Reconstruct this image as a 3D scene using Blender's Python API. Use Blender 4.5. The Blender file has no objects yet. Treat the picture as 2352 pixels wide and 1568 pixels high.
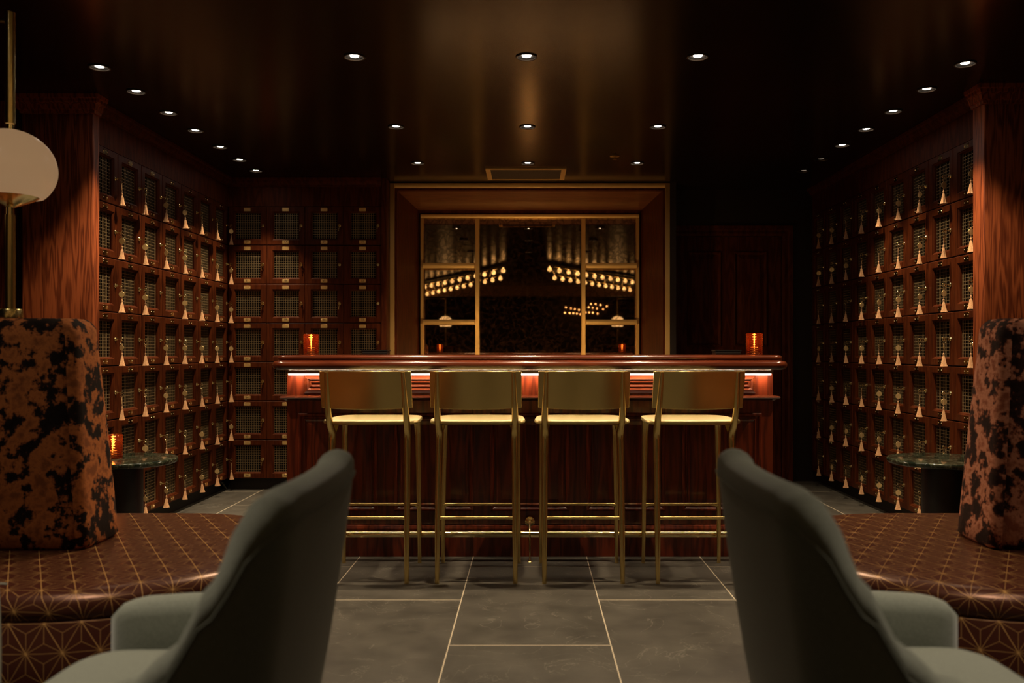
import bpy, math, random
from mathutils import Vector, Matrix, geometry
from math import sin, cos, pi, radians, sqrt
random.seed(7)
sc = bpy.context.scene
COL = sc.collection
# ------------------------------------------------------------------ camera, world, exposure
H = 1.09                      # eye height
F = 2010.0                    # focal length in pixels of the 2352 frame
cam = bpy.data.cameras.new('camera')
cam.sensor_width = 36.0
cam.lens = F / 2352 * 36.0
cam.shift_x = -41 / 2352
cam.shift_y = 23 / 2352
cam.clip_start = 0.05
cam.clip_end = 60
cam.dof.use_dof = True
cam.dof.focus_distance = 4.8
cam.dof.aperture_fstop = 2.7
camo = bpy.data.objects.new('camera', cam)
camo.location = (0, 0, H)
camo.rotation_euler = (radians(90), 0, 0)
COL.objects.link(camo)
sc.camera = camo
w = bpy.data.worlds.new('world')
sc.world = w
w.use_nodes = True
w.node_tree.nodes['Background'].inputs[0].default_value = (0, 0, 0, 1)
w.node_tree.nodes['Background'].inputs[1].default_value = 0
sc.view_settings.view_transform = 'Standard'
sc.view_settings.look = 'None'
sc.view_settings.gamma = 1
sc.view_settings.exposure = 0.0
sc.view_settings.use_curve_mapping = False
sc.cycles.use_denoising = True
sc.cycles.sample_clamp_indirect = 2.5
sc.cycles.max_bounces = 8
sc.cycles.glossy_bounces = 5
sc.cycles.transmission_bounces = 8
sc.cycles.caustics_reflective = False
sc.cycles.caustics_refractive = False
CEIL = 2.45
# downlights: (x, y, lamp power, beam angle in degrees, emission of the lens)
WARM = (1.0, 0.75, 0.47)
LIGHTS = []
for _y, _p, _b in ((4.04, 95, 122), (5.30, 72, 76), (6.32, 85, 76)):
    LIGHTS += [(-0.81, _y, _p, _b, 30, 'bar'), (-0.015, _y, _p, _b, 30, 'bar'), (0.775, _y, _p, _b, 30, 'bar')]
for _i, _y in enumerate((4.19, 4.58, 4.99, 5.39, 5.82, 6.21, 6.58)):
    LIGHTS.append((-2.06, _y, 58 if _i else 56, 74 if _i else 92, 30, 'left'))
for _i, _y in enumerate((4.14, 4.54, 4.96, 5.36, 5.77, 6.19, 6.58)):
    LIGHTS.append((2.06, _y, (54 if _i else 54) if _i < 5 else 0.5, 74 if _i else 92, 30 if _i < 5 else 0.8, 'right'))
for _x, _y, _p, _b in ((-1.75, 2.20, 17, 84), (1.80, 2.20, 17, 84), (-1.32, 1.55, 96, 74), (1.37, 1.55, 96, 74)):
    LIGHTS.append((_x, _y, _p, _b, 30, 'near'))
# ------------------------------------------------------------------ node helpers
def new_mat(name):
    m = bpy.data.materials.new(name)
    m.use_nodes = True
    nt = m.node_tree
    return m, nt, nt.nodes['Principled BSDF']
def N(nt, typ, **kw):
    n = nt.nodes.new(typ)
    for k, v in kw.items():
        setattr(n, k, v)
    return n
def L(nt, a, b):
    nt.links.new(a, b)
def MATH(nt, op, a, b=None, c=None):
    n = nt.nodes.new('ShaderNodeMath')
    n.operation = op
    for i, v in enumerate((a, b, c)):
        if v is None:
            continue
        if isinstance(v, (int, float)):
            n.inputs[i].default_value = v
        else:
            nt.links.new(v, n.inputs[i])
    return n.outputs[0]
def RAMP(nt, fac, stops, interp='LINEAR'):
    r = nt.nodes.new('ShaderNodeValToRGB')
    r.color_ramp.interpolation = interp
    el = r.color_ramp.elements
    el[0].position, el[0].color = stops[0][0], (*stops[0][1], 1)
    el[1].position, el[1].color = stops[-1][0], (*stops[-1][1], 1)
    for p, c in stops[1:-1]:
        e = el.new(p)
        e.color = (*c, 1)
    nt.links.new(fac, r.inputs[0])
    return r.outputs[0]
def simple(name, col, rough=0.5, metal=0.0, emit=None, estr=0.0, **kw):
    m, nt, b = new_mat(name)
    b.inputs['Base Color'].default_value = (*col, 1)
    b.inputs['Roughness'].default_value = rough
    b.inputs['Metallic'].default_value = metal
    if emit:
        b.inputs['Emission Color'].default_value = (*emit, 1)
        b.inputs['Emission Strength'].default_value = estr
    for k, v in kw.items():
        b.inputs[k].default_value = v
    return m
def wood(name, dark, light, axis='Z', scale=1.0, rough=0.35, coat=0.0, contrast=0.5, per_object=True, spec=0.5, cross=9):
    """figured wood: long grain along one axis, pores and cathedral bands"""
    m, nt, b = new_mat(name)
    tc = N(nt, 'ShaderNodeTexCoord')
    src = tc.outputs['Object']
    if per_object:
        oi = N(nt, 'ShaderNodeObjectInfo')
        vm = N(nt, 'ShaderNodeVectorMath', operation='SCALE')
        vm.inputs[0].default_value = (7.3, 3.1, 5.7)
        L(nt, oi.outputs['Random'], vm.inputs['Scale'])
        va = N(nt, 'ShaderNodeVectorMath', operation='ADD')
        L(nt, src, va.inputs[0]); L(nt, vm.outputs[0], va.inputs[1])
        src = va.outputs[0]
    def mapped(s_long, s_cross):
        mp = N(nt, 'ShaderNodeMapping')
        s = {'X': (s_long, s_cross, s_cross), 'Y': (s_cross, s_long, s_cross), 'Z': (s_cross, s_cross, s_long)}[axis]
        mp.inputs['Scale'].default_value = s
        L(nt, src, mp.inputs[0])
        return mp.outputs[0]
    n1 = N(nt, 'ShaderNodeTexNoise'); n1.inputs['Scale'].default_value = 1.0
    n1.inputs['Detail'].default_value = 3
    L(nt, mapped(1.3 * scale, cross * scale), n1.inputs['Vector'])
    wv = MATH(nt, 'MULTIPLY', n1.outputs[0], 48.0)
    wv = MATH(nt, 'SINE', wv)
    wv = MATH(nt, 'MULTIPLY_ADD', wv, 0.5, 0.5)
    n2 = N(nt, 'ShaderNodeTexNoise'); n2.inputs['Scale'].default_value = 1.0
    n2.inputs['Detail'].default_value = 4
    L(nt, mapped(7 * scale, 190 * scale), n2.inputs['Vector'])
    mix = MATH(nt, 'MULTIPLY', wv, contrast)
    mix = MATH(nt, 'MULTIPLY_ADD', n2.outputs[0], 1.0 - contrast, mix)
    col = RAMP(nt, mix, [(0.12, dark), (0.75, light)])
    L(nt, col, b.inputs['Base Color'])
    b.inputs['Roughness'].default_value = rough
    b.inputs['Coat Weight'].default_value = coat
    b.inputs['Specular IOR Level'].default_value = spec
    b.inputs['Coat Roughness'].default_value = 0.12
    bp = N(nt, 'ShaderNodeBump'); bp.inputs['Strength'].default_value = 0.12
    bp.inputs['Distance'].default_value = 0.002
    L(nt, n2.outputs[0], bp.inputs['Height']); L(nt, bp.outputs[0], b.inputs['Normal'])
    return m
M = {}
M['locker'] = wood('locker_wood', (0.038, 0.0070, 0.0021), (0.100, 0.022, 0.0052), 'Z', 1.0, 0.42, 0.0, 0.3, spec=0.16)
M['lockerbox'] = simple('locker_interior', (0.012, 0.006, 0.004), 0.8)
M['oak'] = wood('oak_pillar_wood', (0.075, 0.013, 0.004), (0.30, 0.074, 0.023), 'Z', 1.0, 0.5, 0.0, 0.5, spec=0.2, cross=16)
M['panelwood'] = wood('panel_wood', (0.045, 0.010, 0.004), (0.105, 0.026, 0.009), 'Z', 1.0, 0.5, 0.0, 0.45, spec=0.08)
M['soffit'] = wood('soffit_wood', (0.12, 0.036, 0.012), (0.26, 0.095, 0.034), 'X', 1.0, 0.38, 0.2, 0.4)
M['mahogany'] = wood('mahogany_polished', (0.065, 0.011, 0.004), (0.145, 0.029, 0.009), 'X', 0.8, 0.24, 0.5, 0.4)
M['mahogany_v'] = wood('mahogany_veneer', (0.085, 0.013, 0.005), (0.23, 0.038, 0.012), 'Z', 0.8, 0.28, 0.3, 0.6, cross=12)
def brass_mat(name, col, rough, aniso=0.0, bump=0.0):
    m, nt, b = new_mat(name)
    b.inputs['Base Color'].default_value = (*col, 1)
    b.inputs['Metallic'].default_value = 1
    b.inputs['Roughness'].default_value = rough
    return m
M['brass'] = brass_mat('aged_brass', (0.82, 0.63, 0.26), 0.26)
M['brass_seat'] = brass_mat('seat_brass', (0.70, 0.58, 0.26), 0.36)
M['brass_frame'] = brass_mat('frame_brass', (0.98, 0.70, 0.28), 0.42)
M['brass_frame'].node_tree.nodes['Principled BSDF'].inputs['Metallic'].default_value = 0.72
M['brass_small'] = brass_mat('polished_brass', (1.0, 0.84, 0.46), 0.18)
M['plate'] = simple('shaded_plate_brass', (0.50, 0.32, 0.12), 0.2, 1.0)  # side-wall plates: same brass, with their shade put into a darker colour
M['screw'] = simple('bright_screw', (1.0, 0.85, 0.55), 0.28, 0.9)
M['tag'] = simple('key_tag_brass', (0.95, 0.72, 0.34), 0.33, 0.7)
M['plate_back'] = simple('lit_plate_brass', (0.98, 0.66, 0.26), 0.38, 0.65)  # back-wall plates: same brass, with the light on them put into the colour
M['wire'] = simple('wire_mesh_metal', (0.48, 0.37, 0.21), 0.4, 0.7)
M['ink'] = simple('engraved_number', (0.03, 0.015, 0.008), 0.6)
M['black'] = simple('black_enamel', (0.008, 0.007, 0.007), 0.4)
M['dark'] = simple('dark_paint', (0.012, 0.007, 0.005), 0.55)
M['darkwall'] = simple('dark_wall_paint', (0.03, 0.014, 0.008), 0.5)
M['beam'] = simple('bronze_wallpaper', (0.55, 0.27, 0.12), 0.5)
M['channel'] = simple('led_channel_metal', (0.30, 0.26, 0.20), 0.45, 0.3)
M['led'] = simple('led_strip_light', (1, 1, 1), 0.5, emit=(1.0, 0.76, 0.52), estr=44)
M['recess_fill'] = simple('added_strip_glow', (1, 1, 1), 0.5, emit=(1.0, 0.55, 0.22), estr=9)  # glow of the strip added to light the bar recess
M['streak_lamp'] = simple('added_lamp_glow', (1, 1, 1), 0.5, emit=(1.0, 0.55, 0.20), estr=620)  # glow of the lamp added behind the bar
M['lens'] = simple('downlight_lens', (1, 1, 1), 0.5, emit=(1.0, 0.88, 0.76), estr=30)
M['lens_dim'] = simple('downlight_lens_dimmed', (1, 1, 1), 0.5, emit=(1.0, 0.8, 0.6), estr=0.25)
M['reflector'] = simple('reflector_metal', (0.02, 0.017, 0.014), 0.35, 0.8)
M['trimring'] = simple('downlight_trim', (0.10, 0.08, 0.06), 0.3, 0.8)
M['bulb'] = simple('bulb_glow', (1, 1, 1), 0.5, emit=(1.0, 0.62, 0.26), estr=3.6)
M['bulb_far'] = simple('far_bulb_glow', (1, 1, 1), 0.5, emit=(1.0, 0.48, 0.18), estr=9)
M['globe'] = simple('opal_globe_glass', (0.44, 0.27, 0.13), 0.28, emit=(0.85, 0.50, 0.25), estr=0.28)
M['globe'].node_tree.nodes['Principled BSDF'].inputs['Subsurface Weight'].default_value = 0.3
M['globe_lit'] = simple('lit_globe_glass', (0.78, 0.62, 0.42), 0.28, emit=(1.0, 0.68, 0.34), estr=1.5)
M['wax'] = simple('candle_wax', (0.8, 0.6, 0.35), 0.5, emit=(1.0, 0.5, 0.15), estr=0.12)
M['flame'] = simple('candle_flame', (1, 1, 1), 0.5, emit=(1.0, 0.62, 0.22), estr=16)
def glass_mat():
    m, nt, b = new_mat('amber_glass')
    b.inputs['Base Color'].default_value = (1.0, 0.36, 0.12, 1)
    b.inputs['Roughness'].default_value = 0.05
    b.inputs['Transmission Weight'].default_value = 1.0
    b.inputs['IOR'].default_value = 1.45
    t = N(nt, 'ShaderNodeBsdfTranslucent'); t.inputs[0].default_value = (0.9, 0.16, 0.03, 1)
    mx = N(nt, 'ShaderNodeMixShader'); mx.inputs[0].default_value = 0.05
    L(nt, b.outputs[0], mx.inputs[1]); L(nt, t.outputs[0], mx.inputs[2])
    L(nt, mx.outputs[0], nt.nodes['Material Output'].inputs[0])
    return m
M['amber'] = glass_mat()
def silk_mat():
    m, nt, b = new_mat('cream_silk')
    tc = N(nt, 'ShaderNodeTexCoord')
    mp = N(nt, 'ShaderNodeMapping'); mp.inputs['Scale'].default_value = (600, 600, 25)
    nz = N(nt, 'ShaderNodeTexNoise'); nz.inputs['Scale'].default_value = 1.0
    L(nt, tc.outputs['Object'], mp.inputs[0]); L(nt, mp.outputs[0], nz.inputs['Vector'])
    L(nt, RAMP(nt, nz.outputs[0], [(0.3, (0.44, 0.21, 0.085)), (0.65, (0.84, 0.50, 0.25))]), b.inputs['Base Color'])
    b.inputs['Roughness'].default_value = 0.45
    b.inputs['Sheen Weight'].default_value = 0.4
    return m
M['silk'] = silk_mat()
def felt_mat():
    m, nt, b = new_mat('sage_wool')
    tc = N(nt, 'ShaderNodeTexCoord')
    nz = N(nt, 'ShaderNodeTexNoise'); nz.inputs['Scale'].default_value = 420
    L(nt, tc.outputs['Object'], nz.inputs['Vector'])
    L(nt, RAMP(nt, nz.outputs[0], [(0.3, (0.19, 0.205, 0.170)), (0.7, (0.28, 0.30, 0.25))]), b.inputs['Base Color'])
    b.inputs['Roughness'].default_value = 0.9
    b.inputs['Sheen Weight'].default_value = 0.25
    bp = N(nt, 'ShaderNodeBump'); bp.inputs['Strength'].default_value = 0.25; bp.inputs['Distance'].default_value = 0.001
    L(nt, nz.outputs[0], bp.inputs['Height']); L(nt, bp.outputs[0], b.inputs['Normal'])
    return m
M['felt'] = felt_mat()
def velvet_mat(name, dark, mid, light, off=(0, 0, 0)):
    """crushed devore velvet: ragged light pile patches over dark ground"""
    m, nt, b = new_mat(name)
    tc = N(nt, 'ShaderNodeTexCoord')
    mp = N(nt, 'ShaderNodeMapping'); mp.inputs['Location'].default_value = off
    L(nt, tc.outputs['Object'], mp.inputs[0])
    n1 = N(nt, 'ShaderNodeTexNoise'); n1.inputs['Scale'].default_value = 17; n1.inputs['Detail'].default_value = 10
    n1.inputs['Roughness'].default_value = 0.62
    L(nt, mp.outputs[0], n1.inputs['Vector'])
    n2 = N(nt, 'ShaderNodeTexNoise'); n2.inputs['Scale'].default_value = 3.0; n2.inputs['Detail'].default_value = 2
    L(nt, mp.outputs[0], n2.inputs['Vector'])
    f = MATH(nt, 'MULTIPLY_ADD', n2.outputs[0], 0.26, n1.outputs[0])
    f = MATH(nt, 'SUBTRACT', f, 0.127)
    c = RAMP(nt, f, [(0.40, dark), (0.472, tuple(x * 2.2 for x in dark)), (0.490, mid), (0.54, light), (0.66, mid)])
    L(nt, c, b.inputs['Base Color'])
    b.inputs['Roughness'].default_value = 0.85
    b.inputs['Specular IOR Level'].default_value = 0.15
    b.inputs['Sheen Weight'].default_value = 0.02
    b.inputs['Sheen Tint'].default_value = (0.9, 0.5, 0.3, 1)
    bp = N(nt, 'ShaderNodeBump'); bp.inputs['Strength'].default_value = 0.5; bp.inputs['Distance'].default_value = 0.006
    L(nt, f, bp.inputs['Height']); L(nt, bp.outputs[0], b.inputs['Normal'])
    return m
M['velvet'] = velvet_mat('rust_crushed_velvet', (0.008, 0.004, 0.003), (0.22, 0.070, 0.024), (0.46, 0.150, 0.045))
M['velvet_pink'] = velvet_mat('rose_crushed_velvet', (0.018, 0.007, 0.005), (0.24, 0.070, 0.034), (0.52, 0.215, 0.130), (4.1, 2.2, 1.3))
def star_mat():
    """brocade: gold stitched star lattice (triangles with lines from each corner to the middle) on wine cloth; UV in metres"""
    m, nt, b = new_mat('star_brocade')
    uv = N(nt, 'ShaderNodeUVMap'); uv.uv_map = 'UVMap'
    sp = N(nt, 'ShaderNodeSeparateXYZ'); L(nt, uv.outputs[0], sp.inputs[0])
    h = 0.095 * sqrt(3) / 2
    us = []
    for a in (90, 210, 330):
        d = MATH(nt, 'MULTIPLY', sp.outputs[0], cos(radians(a)) / h)
        d = MATH(nt, 'MULTIPLY_ADD', sp.outputs[1], sin(radians(a)) / h, d)
        us.append(MATH(nt, 'SUBTRACT', d, MATH(nt, 'FLOOR', d)))
    s = MATH(nt, 'ADD', MATH(nt, 'ADD', us[0], us[1]), us[2])
    big = MATH(nt, 'GREATER_THAN', s, 1.5)
    bs = []
    for u in us:        # u or 1-u
        t = MATH(nt, 'MULTIPLY_ADD', u, -2.0, 1.0)
        bs.append(MATH(nt, 'MULTIPLY_ADD', big, t, u))
    mn = MATH(nt, 'MINIMUM', MATH(nt, 'MINIMUM', bs[0], bs[1]), bs[2])
    mx = MATH(nt, 'MAXIMUM', MATH(nt, 'MAXIMUM', bs[0], bs[1]), bs[2])
    mid = MATH(nt, 'SUBTRACT', MATH(nt, 'SUBTRACT', MATH(nt, 'ADD', MATH(nt, 'ADD', bs[0], bs[1]), bs[2]), mn), mx)
    e0 = MATH(nt, 'LESS_THAN', bs[1], 0.013)
    e1 = MATH(nt, 'MULTIPLY', MATH(nt, 'LESS_THAN', mn, 0.009), 0.8)
    e2 = MATH(nt, 'LESS_THAN', MATH(nt, 'SUBTRACT', mid, mn), 0.014)
    ln = MATH(nt, 'MAXIMUM', MATH(nt, 'MAXIMUM', e1, MATH(nt, 'MULTIPLY', e2, 0.8)), e0)
    ck = N(nt, 'ShaderNodeTexNoise'); ck.inputs['Scale'].default_value = 500
    L(nt, uv.outputs[0], ck.inputs['Vector'])
    st = MATH(nt, 'MULTIPLY', ln, MATH(nt, 'MULTIPLY_ADD', ck.outputs[0], 1.0, 0.3))
    mixc = N(nt, 'ShaderNodeMix', data_type='RGBA')
    mixc.inputs[6].default_value = (0.050, 0.014, 0.009, 1)
    mixc.inputs[7].default_value = (0.54, 0.30, 0.10, 1)
    L(nt, st, mixc.inputs[0]); L(nt, mixc.outputs[2], b.inputs['Base Color'])
    b.inputs['Roughness'].default_value = 0.30
    b.inputs['Specular Tint'].default_value = (1.0, 0.58, 0.42, 1)
    b.inputs['Specular IOR Level'].default_value = 0.55
    b.inputs['Sheen Weight'].default_value = 0.0
    bp = N(nt, 'ShaderNodeBump'); bp.inputs['Strength'].default_value = 0.4; bp.inputs['Distance'].default_value = 0.0012
    L(nt, st, bp.inputs['Height']); L(nt, bp.outputs[0], b.inputs['Normal'])
    return m
M['star'] = star_mat()
def marble_mat():
    m, nt, b = new_mat('green_marble')
    tc = N(nt, 'ShaderNodeTexCoord')
    n1 = N(nt, 'ShaderNodeTexNoise'); n1.inputs['Scale'].default_value = 14; n1.inputs['Detail'].default_value = 9
    n1.inputs['Distortion'].default_value = 1.2
    L(nt, tc.outputs['Object'], n1.inputs['Vector'])
    v = MATH(nt, 'ABSOLUTE', MATH(nt, 'SUBTRACT', n1.outputs[0], 0.5))
    c = RAMP(nt, v, [(0.0, (0.15, 0.16, 0.11)), (0.012, (0.035, 0.042, 0.027)), (0.09, (0.014, 0.019, 0.012)), (0.2, (0.008, 0.013, 0.009))])
    L(nt, c, b.inputs['Base Color'])
    b.inputs['Roughness'].default_value = 0.09
    return m
M['marble'] = marble_mat()
def slate_mat():
    m, nt, b = new_mat('slate_floor_tiles')
    tc = N(nt, 'ShaderNodeTexCoord')
    sp = N(nt, 'ShaderNodeSeparateXYZ'); L(nt, tc.outputs['Object'], sp.inputs[0])
    u = MATH(nt, 'MULTIPLY', MATH(nt, 'ADD', sp.outputs[0], 0.301), 1 / 0.602)
    cu = MATH(nt, 'FLOOR', u)
    fu = MATH(nt, 'SUBTRACT', u, cu)
    odd = MATH(nt, 'FLOORED_MODULO', cu, 2.0)
    v = MATH(nt, 'MULTIPLY', MATH(nt, 'SUBTRACT', sp.outputs[1], 4.435), 1 / 1.186)
    v = MATH(nt, 'MULTIPLY_ADD', odd, 0.5, v)
    cv = MATH(nt, 'FLOOR', v)
    fv = MATH(nt, 'SUBTRACT', v, cv)
    du = MATH(nt, 'MULTIPLY', MATH(nt, 'MINIMUM', fu, MATH(nt, 'SUBTRACT', 1.0, fu)), 0.602)
    dv = MATH(nt, 'MULTIPLY', MATH(nt, 'MINIMUM', fv, MATH(nt, 'SUBTRACT', 1.0, fv)), 1.186)
    g = MATH(nt, 'LESS_THAN', MATH(nt, 'MINIMUM', du, dv), 0.0026)
    cmb = N(nt, 'ShaderNodeCombineXYZ'); L(nt, cu, cmb.inputs[0]); L(nt, cv, cmb.inputs[1])
    wn = N(nt, 'ShaderNodeTexWhiteNoise'); L(nt, cmb.outputs[0], wn.inputs['Vector'])
    va = N(nt, 'ShaderNodeVectorMath', operation='MULTIPLY_ADD')
    va.inputs[1].default_value = (5, 5, 5)
    L(nt, wn.outputs['Color'], va.inputs[0]); L(nt, tc.outputs['Object'], va.inputs[2])
    n1 = N(nt, 'ShaderNodeTexNoise'); n1.inputs['Scale'].default_value = 5; n1.inputs['Detail'].default_value = 10
    n1.inputs['Roughness'].default_value = 0.68
    L(nt, va.outputs[0], n1.inputs['Vector'])
    n2 = N(nt, 'ShaderNodeTexNoise'); n2.inputs['Scale'].default_value = 3.2; n2.inputs['Detail'].default_value = 8
    n2.inputs['Distortion'].default_value = 1.6
    L(nt, va.outputs[0], n2.inputs['Vector'])
    vein = MATH(nt, 'LESS_THAN', MATH(nt, 'ABSOLUTE', MATH(nt, 'SUBTRACT', n2.outputs[0], 0.5)), 0.0035)
    base = RAMP(nt, n1.outputs[0], [(0.3, (0.045, 0.042, 0.036)), (0.7, (0.098, 0.091, 0.076))])
    m1 = N(nt, 'ShaderNodeMix', data_type='RGBA'); m1.inputs[7].default_value = (0.20, 0.19, 0.16, 1)
    L(nt, MATH(nt, 'MULTIPLY', vein, 0.5), m1.inputs[0]); L(nt, base, m1.inputs[6])
    m2 = N(nt, 'ShaderNodeMix', data_type='RGBA'); m2.inputs[7].default_value = (0.62, 0.55, 0.42, 1)
    L(nt, g, m2.inputs[0]); L(nt, m1.outputs[2], m2.inputs[6])
    L(nt, m2.outputs[2], b.inputs['Base Color'])
    r = MATH(nt, 'MULTIPLY_ADD', n1.outputs[0], 0.3, 0.36)
    L(nt, r, b.inputs['Roughness'])
    bp = N(nt, 'ShaderNodeBump'); bp.inputs['Strength'].default_value = 0.5; bp.inputs['Distance'].default_value = 0.004
    L(nt, MATH(nt, 'MULTIPLY_ADD', g, -0.3, n1.outputs[0]), bp.inputs['Height']); L(nt, bp.outputs[0], b.inputs['Normal'])
    return m
M['slate'] = slate_mat()
def ceiling_mat():
    m, nt, b = new_mat('lacquered_ceiling')
    tc = N(nt, 'ShaderNodeTexCoord')
    n1 = N(nt, 'ShaderNodeTexNoise'); n1.inputs['Scale'].default_value = 1.6; n1.inputs['Detail'].default_value = 3
    L(nt, tc.outputs['Object'], n1.inputs['Vector'])
    n3 = N(nt, 'ShaderNodeTexNoise'); n3.inputs['Scale'].default_value = 260
    L(nt, tc.outputs['Object'], n3.inputs['Vector'])
    L(nt, RAMP(nt, n1.outputs[0], [(0.3, (0.010, 0.006, 0.003)), (0.7, (0.018, 0.010, 0.005))]), b.inputs['Base Color'])
    b.inputs['Roughness'].default_value = 0.21
    b.inputs['IOR'].default_value = 1.5
    b.inputs['Specular Tint'].default_value = (1.0, 0.62, 0.30, 1)
    b.inputs['Specular IOR Level'].default_value = 0.38
    bp = N(nt, 'ShaderNodeBump'); bp.inputs['Strength'].default_value = 0.08; bp.inputs['Distance'].default_value = 0.001
    L(nt, n3.outputs[0], bp.inputs['Height']); L(nt, bp.outputs[0], b.inputs['Normal'])
    return m
M['ceiling'] = ceiling_mat()
def mirror_mat():
    """antique mirror: foxed silvering"""
    m, nt, b = new_mat('foxed_mirror')
    tc = N(nt, 'ShaderNodeTexCoord')
    n1 = N(nt, 'ShaderNodeTexVoronoi'); n1.inputs['Scale'].default_value = 17; n1.feature = 'DISTANCE_TO_EDGE'
    n0 = N(nt, 'ShaderNodeTexNoise'); n0.inputs['Scale'].default_value = 8; n0.inputs['Detail'].default_value = 5
    L(nt, tc.outputs['Object'], n0.inputs['Vector'])
    va = N(nt, 'ShaderNodeVectorMath', operation='MULTIPLY_ADD')
    va.inputs[1].default_value = (0.18, 0.18, 0.18)
    L(nt, n0.outputs['Color'], va.inputs[0]); L(nt, tc.outputs['Object'], va.inputs[2])
    L(nt, va.outputs[0], n1.inputs['Vector'])
    crack = MATH(nt, 'SUBTRACT', 1.0, MATH(nt, 'MINIMUM', MATH(nt, 'MULTIPLY', n1.outputs['Distance'], 5.0), 1.0))
    n2 = N(nt, 'ShaderNodeTexNoise'); n2.inputs['Scale'].default_value = 26; n2.inputs['Detail'].default_value = 6
    L(nt, tc.outputs['Object'], n2.inputs['Vector'])
    fox = MATH(nt, 'MULTIPLY', crack, n2.outputs[0])
    fox = MATH(nt, 'MINIMUM', MATH(nt, 'MULTIPLY', fox, 1.6), 1.0)
    b.inputs['Base Color'].default_value = (0.58, 0.42, 0.27, 1)
    b.inputs['Metallic'].default_value = 1
    b.inputs['Roughness'].default_value = 0.015
    d = N(nt, 'ShaderNodeBsdfDiffuse')
    L(nt, RAMP(nt, n2.outputs[0], [(0.35, (0.012, 0.006, 0.003)), (0.7, (0.060, 0.030, 0.013))]), d.inputs[0])
    mx = N(nt, 'ShaderNodeMixShader')
    out = nt.nodes['Material Output']
    L(nt, MATH(nt, 'MULTIPLY_ADD', fox, 0.60, 0.06), mx.inputs[0]); L(nt, b.outputs[0], mx.inputs[1]); L(nt, d.outputs[0], mx.inputs[2])
    L(nt, mx.outputs[0], out.inputs[0])
    return m
M['mirror'] = mirror_mat()
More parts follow.
